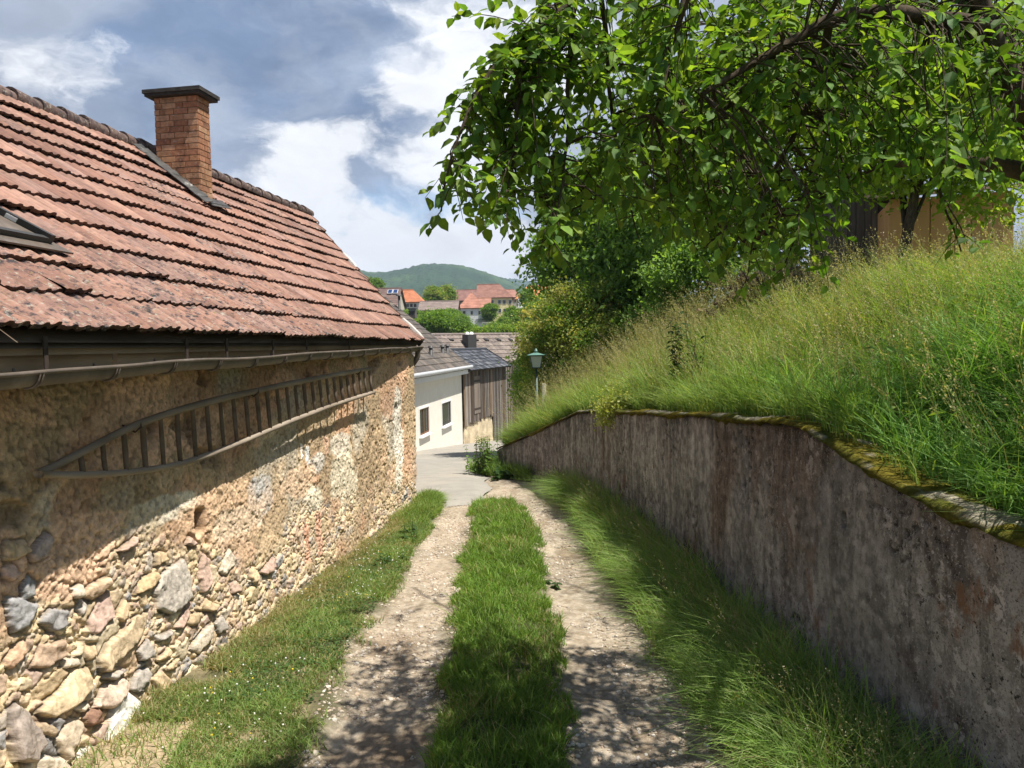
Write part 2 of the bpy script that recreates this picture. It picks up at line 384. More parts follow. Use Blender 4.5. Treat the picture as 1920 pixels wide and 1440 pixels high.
E_LV = edge([(585, 1440), (605, 1390), (640, 1270), (680, 1200), (722, 1130), (765, 1060), (800, 1000), (826, 955), (822, 935)])
E_RV = edge([(1360, 1440), (1300, 1330), (1205, 1190), (1135, 1080), (1075, 985), (1035, 925), (1022, 900)])
def eat(E, y):
    y = np.asarray(y, float); Y, X = E
    v = np.interp(y, Y, X); s0 = (X[2]-X[0])/(Y[2]-Y[0])
    return np.where(y < Y[0], X[0]+(y-Y[0])*s0, v)

# left building wall line (plan)
HB = R(9.4)                                            # heading of the roof
WC = np.array([-1.62, 12.45]); HW = R(8.6)            # wall corner, heading of the wall
def xwall(y): return WC[0]-(WC[1]-np.asarray(y, float))*math.tan(HW)
# retaining wall (plan of the face towards the lane)
RW = np.array([(3.35, -3), (2.62, 1.0), (2.3, 3.4), (2.15, 4.5), (2.0, 5.6), (1.85, 7.2), (1.62, 9.5), (1.24, 12.4), (.53, 15), (-.36, 17.3)])
RWX = np.array([(-.4, 18.2), (.2, 20), (1.3, 24), (2.2, 30), (3, 40), (4, 60)])
def xret(y): 
    A = np.vstack([RW, RWX]); return np.interp(y, A[:, 1], A[:, 0])
_topx = np.array([928, 1000, 1050, 1085, 1110, 1200, 1300, 1400, 1470, 1510, 1600, 1700, 1920.])
_topy = np.array([845, 812, 790, 774, 772, 775, 778, 786, 792, 802, 858, 922, 1030.])
def ztop_at(x, y):
    z = 1.6
    for _ in range(4):
        px, py = proj((x, y, z)); want = np.interp(px, _topx, _topy)
        z = at(px, want, y)[2]
    return z
# smooth plan curve of the wall
_s = np.concatenate([[0], np.cumsum(np.linalg.norm(np.diff(RW, axis=0), axis=1))])
def rw_pt(s):
    """Catmull-like smoothing by blurring the polyline"""
    q = 0
    for k, wgt in ((-.7, .25), (0, .5), (.7, .25)):
        ss = np.clip(s+k, 0, _s[-1]); q = q+wgt*np.stack([np.interp(ss, _s, RW[:, 0]), np.interp(ss, _s, RW[:, 1])], -1)
    e = np.clip((_s[-1]-s)/.8, 0, 1)[..., None]; e0 = np.stack([np.interp(s, _s, RW[:, 0]), np.interp(s, _s, RW[:, 1])], -1)
    return q*e+e0*(1-e)
SS = np.linspace(0, _s[-1], 560)
RP = rw_pt(SS)
RZ = np.array([ztop_at(x, y) if y > 3.45 else np.nan for x, y in RP])
_ok = ~np.isnan(RZ); RZ[~_ok] = RZ[_ok][0]
RZ = RZ + (fbm(SS*1.3, SS*0, 4, 5)-.5)*.03
ZTY = np.concatenate([RP[:, 1], [19, 22, 26, 40]]); ZTZ = np.concatenate([RZ, [RZ[-1]-.1, .2, -.6, -2.2]])
def zret(y): return np.interp(y, ZTY, ZTZ)
def bankz(x, y):
    d = np.maximum(x-xret(y)-.35, 0)
    k = .37+.25*sst(5.5, 11.5, np.asarray(y, float)); h = zret(y)-.02+k*np.minimum(d, 2.4)+.055*np.clip(d-2.4, 0, 60)
    return h+(fbm(np.asarray(x)*.9, np.asarray(y)*.9, 3, 3)-.5)*.22*sst(0, 1, d)

# ------------------------------------------------------------------ setting: ground, hills, bank
def build_ground():
    t = np.linspace(-1, 1, 181); xs = np.sinh(t*6.2)/np.sinh(6.2)*6000
    ys = np.concatenate([np.linspace(-60, 0, 20), np.linspace(1, 60, 80)[:-1], 60*np.exp(np.linspace(0, math.log(150), 100))])
    X, Y = np.meshgrid(xs, ys, indexing='ij')
    Z = zp(Y)-.07 + (fbm(X*.02, Y*.02, 4, 9)-.5)*4*sst(90, 200, Y)
    Z = Z-.25*sst(-2.2, -4, X)*(Y < 60)
    o = link('ground', mk_mesh('ground', np.stack([X, Y, Z], -1).reshape(-1, 3), gridF(*X.shape), None, [M['soil']], None, True))
    tag(o, 'green and brown soil of the valley floor around the lane', None, None, 'structure')
build_ground()
M['forest'] = pmat('forest', (.022, .050, .024), (.055, .095, .035), scale=.006, detail=9, rough=1, bump=1.0, bscale=.05, bdist=14, spec=.03, c3=(.068, .115, .045), s3=.006, t3=(.54, .60))
def build_hill(name, crest, Y0, depth, seed, label):
    px = np.linspace(crest[0][0], crest[-1][0], 420); py = np.interp(px, [c[0] for c in crest], [c[1] for c in crest])
    k = np.ones(13)/13; pyp = np.pad(py, 6, 'edge'); py = np.convolve(pyp, k, 'valid')
    v = np.linspace(0, 1, 90); V = np.zeros((len(px), len(v), 3))
    for i in range(len(px)):
        c = at(px[i], py[i], Y0); base = -10
        X = c[0]*(1-(1-v)*.22); Y = Y0-depth*(1-v)
        prof = np.sin(v*math.pi/2)**1.15
        V[i, :, 0] = X; V[i, :, 1] = Y; V[i, :, 2] = base+(c[2]-base)*prof
    n = fbm(V[..., 0]*.008, V[..., 1]*.008, 5, seed)-.5
    V[..., 2] += n*26*np.sin(np.clip(v, 0, .93)*math.pi)[None]
    V[..., 2] += (fbm(V[..., 0]*.11, V[..., 1]*.05, 3, seed+3)-.5)*9
    back = V[:, -1:].copy(); back[..., 1] += 500; back[..., 2] = -30
    V = np.concatenate([V, back], 1)
    o = link(name, mk_mesh(name, V.reshape(-1, 3), gridF(*V.shape[:2]), None, [M['forest']], None, True))
    tag(o, label, None, None, 'structure')
build_hill('hill', [(330, 560), (520, 536), (680, 515), (700, 517), (725, 519), (760, 513), (800, 504), (822, 501), (850, 502), (875, 505), (900, 513), (925, 522), (945, 530), (975, 541), (1010, 556), (1100, 580), (1250, 600)], 1900, 1000, 4, 'long wooded hill rising behind the red roofs of the town')
build_hill('hill', [(650, 560), (760, 545), (880, 540), (935, 530), (946, 524), (962, 524), (985, 528), (1060, 532), (1200, 540), (1400, 560)], 3000, 700, 8, 'farther bluish hill showing to the right of the long wooded hill')
build_hill('hill', [(420, 535), (560, 520), (640, 512), (690, 513), (712, 516), (760, 530), (840, 550)], 2500, 500, 12, 'low dark wooded ridge at the left shoulder of the long hill')

def build_bank():
    ys = np.linspace(-4, 34, 190); ds = np.concatenate([np.linspace(0, 4, 60), np.linspace(4.2, 26, 40)])
    Y, D = np.meshgrid(ys, ds, indexing='ij'); X = xret(Y)+.3+D
    Z = bankz(X, Y); Z[:, 0] -= .15
    o = link('bank', mk_mesh('bank', np.stack([X, Y, Z], -1).reshape(-1, 3), gridF(*X.shape), None, [M['bank']], None, True))
    tag(o, 'steep meadow bank held up by the concrete retaining wall', None, None, 'structure')
build_bank()

# ------------------------------------------------------------------ lane and road
def path_z(X, Y):
    lv, sl, sr, rv = (eat(E, Y) for E in (E_LV, E_SL, E_SR, E_RV))
    wob = (fbm(X*3, Y*3, 3, 21)-.5)*.22
    def band(a, b, s=.12): return sst(a-s, a+s, X+wob)*(1-sst(b-s, b+s, X+wob))
    tr = np.maximum(band(lv, sl), band(sr, rv))
    tr = np.maximum(tr, sst(10.9, 12.2, Y+wob)*np.maximum(sst(lv-.1, lv+.1, X), sst(12.4, 12.9, Y)))
    z = zp(Y)-.045*tr + (fbm(X*2.2, Y*2.2, 4, 23)-.5)*.05 + (fbm(X*13, Y*13, 3, 24)-.5)*.022*tr + .02-.07*sst(12.5, 14, Y)*sst(-.3, -.8, X)
    return z, tr
def build_path():
    ys = np.concatenate([np.arange(.6, 4, .05), np.arange(4, 9, .016), np.arange(9, 21, .05)])
    us = np.linspace(0, 1, 300)
    Y, U = np.meshgrid(ys, us, indexing='ij'); x0 = xwall(np.minimum(Y, 12.4))-.15-(Y > 12.5)*np.minimum((Y-12.5)*.6, 1.5); x1 = xret(Y)+.1
    X = x0+(x1-x0)*U
    Z, tr = path_z(X, Y)
    n1 = fbm(X*1.7, Y*1.7, 4, 31)[..., None]; n2 = fbm(X*16, Y*16, 3, 33)[..., None]
    dirt = np.array([.37, .305, .228])*(.66+.68*n1)+(n2-.5)*np.array([.27, .25, .22])
    earth = np.array([.17, .115, .07])*(.7+.6*n1); dirt = dirt*(1-sst(.50, .74, n2)*.0)
    ruts = sst(.56, .75, fbm(X*2.6+4, Y*1.1, 4, 37))[..., None]; dirt = dirt*(1-.55*ruts)+earth*.55*ruts
    soil = np.array([.085, .085, .04])*(.7+.6*n2)
    lv = eat(E_LV, Y); sand = np.array([.40, .31, .20])*(.7+.6*n2); bare = (sst(5.6, 4.6, Y)*sst(-1.7, -2.1, X)+.5*sst(.5, .65, fbm(X*1.8, Y*1.8, 3, 39))*sst(lv, lv-.3, X))[..., None]; soil = soil+(sand-soil)*np.clip(bare, 0, 1)
    col = soil+(dirt-soil)*tr[..., None]
    o = link('path', mk_mesh('path', np.stack([X, Y, Z], -1).reshape(-1, 3), gridF(*X.shape), np.clip(col, .01, 1).reshape(-1, 3), [M['path']], None, True))
    tag(o, 'pale gravel farm lane with two wheel tracks', None, None, 'structure')
build_path()
def build_road():
    ys = np.arange(11.9, 75, .12); us = np.linspace(0, 1, 60)
    Y, U = np.meshgrid(ys, us, indexing='ij')
    xl = np.where(Y < 12.6, eat(E_LV, np.minimum(Y, 12.2))+.05, np.interp(Y, [12.6, 13.4, 15, 20, 75], [-1.5, -2.3, -5, -9, -9]))
    xr = np.interp(Y, [11.5, 12.6, 14, 16, 17.6, 20, 28, 36, 44, 50, 75], [-.72, -.55, -.5, -.62, -.62, -.2, .55, 1.0, 1.5, 2.6, 12])
    xr = xr+(fbm(Y*1.6, Y*0, 3, 41)-.5)*.25
    X = xl+(xr-xl)*U
    ragged = (fbm(X*3, X*0+3, 3, 43)-.5)*.9*(1-sst(12, 13.5, Y))
    Y2 = Y+ragged*(Y < 13.5)+.35*(1-sst(12, 13.5, Y))
    Z = zp(Y2)+.018+(fbm(X*.8, Y2*.8, 3, 45)-.5)*.03-.045*sst(.9, 1, U)-.02*(U < .02)
    Z[:4] -= np.array([.035, .022, .012, .005])[:, None]
    o = link('road', mk_mesh('road', np.stack([X, Y2, Z], -1).reshape(-1, 3), gridF(*X.shape), None, [M['asphalt']], None, True))
    tag(o, 'pale worn asphalt road going down past the cream house', None, None, 'structure')
build_road()

def build_gravel():
    g = (1+5**.5)/2
    V = np.array([(-1, g, 0), (1, g, 0), (-1, -g, 0), (1, -g, 0), (0, -1, g), (0, 1, g), (0, -1, -g), (0, 1, -g), (g, 0, -1), (g, 0, 1), (-g, 0, -1), (-g, 0, 1)], float)/1.9
    F = np.array([(0, 11, 5), (0, 5, 1), (0, 1, 7), (0, 7, 10), (0, 10, 11), (1, 5, 9), (5, 11, 4), (11, 10, 2), (10, 7, 6), (7, 1, 8), (3, 9, 4), (3, 4, 2), (3, 2, 6), (3, 6, 8), (3, 8, 9), (4, 9, 5), (2, 4, 11), (6, 2, 10), (8, 6, 7), (9, 8, 1)])
    n = 24000; Y = 3.6+rng.random(n)**1.5*9.5
    which = rng.random(n) < .5
    a = np.where(which, eat(E_LV, Y)-.1, eat(E_SR, Y)-.05); b = np.where(which, eat(E_SL, Y)+.05, eat(E_RV, Y)+.2)
    X = a+(b-a)*rng.random(n)
    keep = fbm(X*2.3, Y*2.3, 3, 51) > .44; X, Y = X[keep], Y[keep]; n = len(X)
    Z, _ = path_z(X, Y)
    s = .003+.015*rng.random(n)**3.6
    S = np.stack([s*(.8+.8*rng.random(n)), s*(.8+.6*rng.random(n)), s*(.45+.4*rng.random(n))], 1)
    Rm = frames(rand_unit(n)*np.array([1, 1, .15]), np.array([[0, 0, 1.0]]).repeat(n, 0)+rand_unit(n)*.25)
    base = np.array([[.46, .38, .29], [.52, .45, .36], [.38, .31, .24], [.42, .32, .23], [.56, .51, .44], [.33, .28, .23]])[rng.integers(0, 6, n)]
    V2, F2, c2 = scatter(V, F, Rm, np.stack([X, Y, Z+s*.15], 1), S, base*(.8+.35*rng.random((n, 1))))
    tag(link('gravel', mk_mesh('gravel', V2, F2, c2, [M['stone']])), 'loose crushed stones in the wheel tracks', None, None, 'stuff')
build_gravel()

# ------------------------------------------------------------------ retaining wall
def build_retaining():
    root = thing('retaining_wall', 'long dark concrete retaining wall with mossy top, curving along the lane', 'wall', (2.15, 4.5, 0))
    n = len(SS); tan = np.gradient(RP, axis=0); tan /= np.linalg.norm(tan, axis=1)[:, None]; nor = np.stack([-tan[:, 1], tan[:, 0]], 1)  # towards the lane
    # resample along s finer near the camera
    s2 = np.concatenate([np.linspace(0, 4, 60)[:-1], np.linspace(4, 12, 560)[:-1], np.linspace(12, _s[-1], 330)])
    P = np.stack([np.interp(s2, SS, RP[:, k]) for k in (0, 1)], 1); Nn = np.stack([np.interp(s2, SS, nor[:, k]) for k in (0, 1)], 1)
    zt = np.interp(s2, SS, RZ); zb = zp(P[:, 1])-.25
    nv = 150; v = np.linspace(0, 1, nv)
    S, Vv = np.meshgrid(s2, v, indexing='ij'); Z = zb[:, None]+(zt-zb)[:, None]*v[None]; h = Z-zp(P[:, 1])[:, None]; below = zt[:, None]-Z
    board = (fbm(S*9, h*.25, 3, 61)-.5)                        # shuttering boards and runs
    hole = np.zeros_like(S)
    for (px, py) in ((1393, 902), (1240, 862), (1578, 975), (1150, 862)):
        k = np.argmin(np.abs(np.array([proj((P[i, 0], P[i, 1], 1.2))[0] for i in range(0, len(s2), 3)])-px))*3
        zc = at(px, py, P[k, 1])[2]
        hole = np.maximum(hole, np.exp(-((S-s2[k])/.022)**4-((Z-zc)/.045)**4))
    pits = sst(.70, .80, vn(S*26, Z*26, 66))*sst(.45, .65, fbm(S*1.4, Z*1.4, 3, 67))
    d = .012*board+.03*(fbm(S*2.2, Z*2.2, 4, 63)-.5)-.012*pits-.09*hole-.06*np.clip(1-below/.05, 0, 1)**2*fbm(S*5, Z*0, 3, 60)
    X = P[:, 0][:, None]+Nn[:, 0][:, None]*d; Y = P[:, 1][:, None]+Nn[:, 1][:, None]*d
    # colours: brown-grey concrete, pale runs, black streaks under the top, lichen spots, rusty stains low down
    base = np.array([.37, .335, .305])*(np.ones(S.shape+(1,)))
    big = fbm(S*.7, Z*.9, 4, 71)[..., None]; base = base*(.55+.9*big)
    ft = sst(6.5, 12, S)[..., None]                            # the far half is streakier
    st = fbm(S*11, Z*.7, 4, 73)[..., None]; base = base*(1+(st-.5)*(.5+1.3*ft))
    pale = (sst(.60, .70, fbm(S*6.5, Z*1.6, 4, 75)) * sst(.42, .62, fbm(S*1.1+7, Z*1.3, 3, 77)))[..., None]
    base = base+(np.array([.40, .35, .32])-base)*.75*pale
    lich = (sst(.69, .735, fbm(S*3.8+2, Z*3.0, 5, 78)))[..., None]; base = base+(np.array([.47, .41, .38])-base)*.8*lich
    rust = (sst(.56, .72, fbm(S*1.3+3, Z*.55, 4, 81)))[..., None]; base = base+(np.array([.17, .095, .055])-base)*.65*rust
    drip = (np.exp(-below/(.05+.65*fbm(S*7, S*0, 3, 83)**2.5))*sst(.25, .5, fbm(S*9, Z*2, 3, 84)))[..., None]
    base = base*(1-.78*drip)
    dk = (sst(.5, .62, fbm(S*17, Z*11, 3, 86)))[..., None]; base = base*(1-.38*dk)
    base = base*(1-.75*pits[..., None])*(1-.85*hole[..., None])
    green = (sst(.5, .1, h)*sst(.4, .6, fbm(S*4, Z*4, 3, 88)))[..., None]; base = base+(np.array([.08, .10, .05])-base)*.5*green
    V = np.stack([X, Y, Z], -1)
    part('face', V.reshape(-1, 3), gridF(*S.shape)[:, ::-1], M['concrete'], root, np.concatenate([np.clip(base, .008, 1), np.clip(.45+1.2*(fbm(S*.9, Z*.9, 3, 90)-.4), 0, .9)[..., None]*np.ones(S.shape+(1,))], -1).reshape(-1, 4), True)
    # body: top and back
    wd = .36
    b = np.stack([P[:, 0]-Nn[:, 0]*.05, P[:, 1]-Nn[:, 1]*.05, zt-.05], 1); c = b.copy(); c[:, :2] -= Nn*(wd-.05); dd = c.copy(); dd[:, 2] = zb; e = b.copy(); e[:, 2] = zb
    Vb = np.stack([e, b, c, dd], 1)
    mb = MB(); mb.add(Vb.reshape(-1, 3), gridF(len(s2), 4), (.2, .18, .16))
    mb.add(np.array([e[-1], b[-1], c[-1], dd[-1]])+np.array([0, .012, 0]), [[0, 1, 2, 3]], (.2, .18, .16)); mb.build('core', M['concrete'], root)
    # end face cap joins the face to the core
    # moss: a bumpy cushion over the top that hangs a little over the front
    s3 = np.concatenate([np.linspace(0, 4, 80)[:-1], np.linspace(4, 11, 640)[:-1], np.linspace(11, _s[-1], 300)]); na = 44
    P3 = np.stack([np.interp(s3, SS, RP[:, k]) for k in (0, 1)], 1); N3 = np.stack([np.interp(s3, SS, nor[:, k]) for k in (0, 1)], 1); z3 = np.interp(s3, SS, RZ)
    a = np.linspace(-1, 1, na); S3, A = np.meshgrid(s3, a, indexing='ij')
    lump = fbm(S3*4.5, A*1.6, 5, 91); fineb = fbm(S3*26, A*9, 3, 92)
    drop = (.006+.085*np.clip(fbm(s3*2.6, s3*0, 4, 93)-.34, 0, 1)*1.6*(.4+.9*fbm(s3*16, s3*0, 3, 94)))[:, None]
    top = A > -.3
    off = np.where(top, -.34+(1-(A+.3)/1.3)*0-(A+.3)/1.3*.0, 0)          # filled below
    t = np.clip((A+.3)/1.3, 0, 1); q = np.clip((-.3-A)/.7, 0, 1)
    out = np.where(top, .02-.40*t, .02+.012*lump)+np.where(top, 0, .012)*(1-q)
    zz = np.where(top, .008+.034*np.clip(lump-.3, 0, 1)+.022*fineb, -.0-drop*q+.006*fineb)
    edge_ = np.sin(np.clip(t, 0, .5)*math.pi); zz = np.where(top, zz+.02*edge_*lump, zz)
    out = out+np.where(top, 0, .016*fineb*(1-q)-.03*q**4)
    Vm = np.stack([P3[:, 0][:, None]+N3[:, 0][:, None]*out, P3[:, 1][:, None]+N3[:, 1][:, None]*out, z3[:, None]+zz], -1)
    mossc = np.array([.165, .135, .022])*(np.ones(S3.shape+(1,)))
    k1 = fbm(S3*2.2, A*1.2, 4, 95)[..., None]; mossc = mossc+(np.array([.10, .11, .022])-mossc)*sst(.4, .65, k1)
    k2 = (sst(.50, .60, fbm(S3*4+3, A*2.4, 4, 96))*(top))[..., None]; mossc = mossc+(np.array([.36, .32, .26])-mossc)*.8*k2
    mossc = mossc+(np.array([.12, .085, .02])-mossc)*(.7*np.clip(q, 0, 1))[..., None]
    mossc = mossc*(.5+1.0*fineb[..., None])
    part('moss', Vm.reshape(-1, 3), gridF(*S3.shape)[:, ::-1], M['moss'], root, np.clip(mossc, .005, 1).reshape(-1, 3), True)
build_retaining()

# ------------------------------------------------------------------ grass
BT = np.array([0, .38, .72, 1.0])
def blades(X, Y, Z, h, wd, lean, col, bend=.5, name='grass', label='', mat='grass', tipcol=None):
    """tapering curved blades; lean (N,2) horizontal push of the tip as a fraction of h"""
    n = len(X); a = rng.random(n)*2*math.pi; side = np.stack([np.cos(a), np.sin(a)], 1)
    V = np.zeros((n, 7, 3), np.float32); base = np.stack([X, Y, Z], 1)
    for i, t in enumerate(BT):
        c = base.copy(); f = t**(1+bend*1.6)
        c[:, :2] += lean*(h*f)[:, None]; l2 = np.linalg.norm(lean, axis=1)
        c[:, 2] += h*(t-.32*np.minimum(l2, 1.6)*t**2.2)
        wt = wd*(1-.25*t)*(1 if i < 2 else .75)
        if i < 3:
            V[:, 2*i, :] = c; V[:, 2*i, :2] -= side*wt[:, None]/2; V[:, 2*i+1, :] = c; V[:, 2*i+1, :2] += side*wt[:, None]/2
        else: V[:, 6, :] = c
    T = np.array([[0, 1, 3], [0, 3, 2], [2, 3, 5], [2, 5, 4], [4, 5, 6]])
    F = (T[None]+(np.arange(n)*7)[:, None, None]).reshape(-1, 3)
    cc = np.repeat(col, 7, axis=0)
    return V.reshape(-1, 3), F, cc
def pick(pal, n, jit=.25):
    pal = np.array(pal); c = pal[rng.integers(0, len(pal), n)]
    return c*(1-jit/2+jit*rng.random((n, 1)))
def heads(base, h, lean, col, n_sp=14, span=.3, size=.012):
    """seed heads: little husks round the upper part of a thin stem"""
    n = len(base); Vs, Fs, Cs = [], [], []; off = 0
    t = 1-span*rng.random((n, n_sp)); f = t**1.8
    P = base[:, None, :].repeat(n_sp, 1).copy(); P[..., :2] += lean[:, None]*(h[:, None]*f)[..., None]
    l2 = np.linalg.norm(lean, axis=1)[:, None]; P[..., 2] += h[:, None]*(t-.32*np.minimum(l2, 1.6)*t**2.2)
    sp = (1.02-t)/span; P += rng.normal(size=P.shape)*(.010*sp+.004)[..., None]
    P = P.reshape(-1, 3); m = len(P)
    d = rand_unit(m)*.7+np.array([0, 0, .6]); d[:, :2] += np.repeat(lean, n_sp, 0)*.8
    Tv = np.array([[0, 0, 0], [.5, .22, .05], [1, 0, 0], [.5, -.22, .05]]); Tf = [[0, 1, 2], [0, 2, 3]]
    return scatter(Tv, Tf, frames(d, rand_unit(m)), P, size*(.7+.8*rng.random(m)), np.repeat(col, n_sp, 0))
def join(ch):
    V, F, c = [], [], []; n = 0
    for v, f, cc in ch: V.append(v); F.append(np.asarray(f)+n); c.append(cc); n += len(v)
    return np.vstack(V), np.vstack(F), np.vstack(c)
def grass_obj(name, ch, label, mat='grass'):
    V, F, c = join(ch)
    tag(link(name, mk_mesh(name, V, F, np.clip(c, 0, 1), [M[mat]])), label, None, None, 'stuff')

G_FRESH = [(.135, .255, .035), (.17, .30, .045), (.115, .22, .032), (.20, .31, .055), (.23, .33, .075)]
G_DRY = [(.42, .35, .17), (.34, .29, .13), (.30, .29, .11), (.48, .41, .23)]
G_TALL = [(.14, .25, .05), (.18, .30, .07), (.115, .21, .045), (.21, .31, .095), (.25, .35, .12)]
G_MEAD = [(.22, .34, .06), (.28, .39, .08), (.17, .29, .055), (.34, .40, .11), (.14, .25, .05), (.23, .32, .07)]

def strip():
    n = 60000; Y = 3.2+(rng.random(n)**1.25)*9.8
    a, b = eat(E_SL, Y), eat(E_SR, Y); u = rng.random(n); X = a+(b-a)*u
    X += (fbm(X*4, Y*4, 3, 101)-.5)*.34
    keep = rng.random(n) < (.25+1.1*sst(.25, .5, fbm(X*3.5, Y*3.5, 3, 103)))*np.clip(np.minimum(u, 1-u)*9+.25, 0, 1)*(Y < 12.6+.4*rng.random(n))
    X, Y = X[keep], Y[keep]; n = len(X); Z, _ = path_z(X, Y)
    tall = fbm(X*2.5, Y*2.5, 3, 105)
    h = (.03+.14*tall**1.3+.05*rng.random(n))*(.8+.7*(rng.random(n) > .94)); l = rng.normal(size=(n, 2))*.5
    c = pick(G_FRESH, n)*(.7+.6*fbm(X*2.2, Y*2.2, 3, 107))[:, None]; d = rng.random(n) < .04+.22*sst(.56, .7, fbm(X*3+5, Y*2, 3, 108)); c[d] = pick(G_DRY, d.sum())
    ch = [blades(X, Y, Z-.01, h, .0042+.0026*rng.random(n)+Y*.00035, l, c)]
    grass_obj('median_grass', ch, 'fresh short grass growing between the two wheel tracks')
strip()
def verge_left():
    n = 110000; Y = 2.6+(rng.random(n)**1.3)*10.6
    a = xwall(Y)+.1; b = eat(E_LV, Y); u = rng.random(n); X = a+(b-a)*u+(fbm(Y*3, Y*0+2, 3, 111)-.5)*.25
    patch = fbm(X*2.1, Y*2.1, 4, 113); bare = sst(.30, .50, patch+.28*np.clip(1-abs(u-.45)*1.6, 0, 1)*1.0-.05)
    keep = (rng.random(n) < bare*np.clip((1-u)*6, .1, 1))&~((Y < 5.0)&(X < -2.25+.25*patch)&(rng.random(n) < .86))
    X, Y, u, patch = X[keep], Y[keep], u[keep], patch[keep]; n = len(X); Z, _ = path_z(X, Y)
    wallside = np.clip(1-u*2.2, 0, 1); dry = np.clip(wallside*.75+(patch < .42)*.25, 0, .9)*(.35+.65*sst(4, 8, Y))+.14
    c = pick([(.18, .29, .07), (.23, .34, .085), (.15, .25, .06), (.28, .36, .12), (.21, .29, .085)], n)*(.75+.5*patch)[:, None]; d = rng.random(n) < dry; c[d] = pick(G_DRY, d.sum())
    end = sst(10.3, 11.6, Y)
    h = .025+.055*patch+.04*rng.random(n)+.07*wallside*rng.random(n)+.17*end*rng.random(n); l = rng.normal(size=(n, 2))*.6
    g = end > rng.random(n); c[g] = c[g]*.3+pick(G_FRESH, g.sum())*.7
    grass_obj('verge_grass', [blades(X, Y, Z-.008, h, .004+.003*rng.random(n)+Y*.0004, l, c)], 'thin dry and green grass along the foot of the stone wall')
    # low clover leaves
    n = 15000; Y = 3.2+rng.random(n)**1.3*8.5; u = .1+.85*rng.random(n); a = xwall(Y)+.1; b = eat(E_LV, Y); X = a+(b-a)*u
    k = (fbm(X*2.6, Y*2.6, 3, 117) > .47)&(Y > 5.2); X, Y = X[k], Y[k]; n = len(X); Z, _ = path_z(X, Y)
    Tv = np.array([[0, 0, 0], [.5, .4, .1], [1, 0, .05], [.5, -.4, .1]]); Tf = [[0, 1, 2], [0, 2, 3]]
    P = np.stack([X, Y, Z+.015+.04*rng.random(n)], 1); d = rand_unit(n)*np.array([1, 1, .2])
    V, F, c = scatter(Tv, Tf, frames(d, np.array([[0, 0, 1.]])+rand_unit(n)*.35), P, .012+.02*rng.random(n), pick([(.07, .14, .04), (.09, .17, .05), (.06, .115, .035)], n))
    grass_obj('clover', [(V, F, c)], 'low clover leaves in the verge grass by the stone wall')
    # white flower heads
    n = 240; Y = 4.4+rng.random(n)*5.5; a = xwall(Y)+.15; b = eat(E_LV, Y)-.05; X = a+(b-a)*rng.random(n); k = fbm(X*1.6, Y*1.6, 3, 119) > .42; X, Y = X[k], Y[k]; n = len(X)
    Z, _ = path_z(X, Y); o = np.array([(1, 0, 0), (-1, 0, 0), (0, 1, 0), (0, -1, 0), (0, 0, 1), (0, 0, -1)], float); of = [(0, 2, 4), (2, 1, 4), (1, 3, 4), (3, 0, 4), (2, 0, 5), (1, 2, 5), (3, 1, 5), (0, 3, 5)]
    yel = rng.random(n) < .14; col = np.where(yel[:, None], [[.75, .55, .04]], [[.72, .70, .62]])
    P = np.stack([X, Y, Z+.05+.06*rng.random(n)], 1)
    V, F, c = scatter(o, of, frames(rand_unit(n), rand_unit(n)), P, .005+.004*rng.random(n), col)
    tag(link('clover_blossom', mk_mesh('clover_blossom', V, F, c, [M['petal']])), 'small white clover heads and a few yellow ones in the verge grass', None, None, 'stuff')
verge_left()
def verge_right():
    n = 46000; Y = 2.9+(rng.random(n)**1.2)*11.8
    a = eat(E_RV, Y); b = xret(Y)-.03; u = rng.random(n)**.85; X = a+(b-a)*u+(fbm(Y*2.2, Y*0+5, 3, 121)-.5)*.3*(1-u)
    keep = (rng.random(n) < np.clip(u*5+.2, 0, 1)*(.55+.6*fbm(X*3, Y*3, 2, 122)))&(Y < 13.9)&(X < b)
    X, Y, u = X[keep], Y[keep], u[keep]; n = len(X); Z, _ = path_z(X, Y)
    h = (.22+.36*rng.random(n))*(.6+.65*u)*(.6+.85*fbm(X*2.4, Y*2.4, 3, 124)); l = rng.normal(size=(n, 2))*.52+np.stack([-.12-.16*u, -.05+0*u], 1)+np.stack([fbm(X*2+3, Y*2, 2, 126)-.5, fbm(X*2, Y*2+7, 2, 127)-.5], 1)*1.3
    c = pick([(.24, .40, .08), (.29, .45, .10), (.19, .33, .065), (.33, .46, .14), (.37, .48, .18)], n); d = rng.random(n) < .06; c[d] = pick(G_DRY, d.sum())  # greens raised above G_TALL to lift the shade beneath the wall
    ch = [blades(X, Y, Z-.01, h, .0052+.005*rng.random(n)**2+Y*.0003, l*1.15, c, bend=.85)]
    n = 700; Y = 3.4+rng.random(n)**1.2*9.5; a = eat(E_RV, Y); b = xret(Y)-.06; X = a+(b-a)*(.45+.55*rng.random(n)); Z, _ = path_z(X, Y)
    h = .38+.36*rng.random(n); l = rng.normal(size=(n, 2))*.16+np.array([-.28, -.05]); c = pick([(.24, .23, .11), (.20, .22, .09), (.30, .26, .15)], n)
    ch.append(blades(X, Y, Z, h, np.full(n, .0026)+Y*.00018, l, c, bend=.4)); ch.append(heads(np.stack([X, Y, Z], 1), h, l, pick([(.40, .36, .21), (.34, .33, .18), (.46, .40, .27)], n), 16, .27, .011))
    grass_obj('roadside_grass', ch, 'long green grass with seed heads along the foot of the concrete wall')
verge_right()
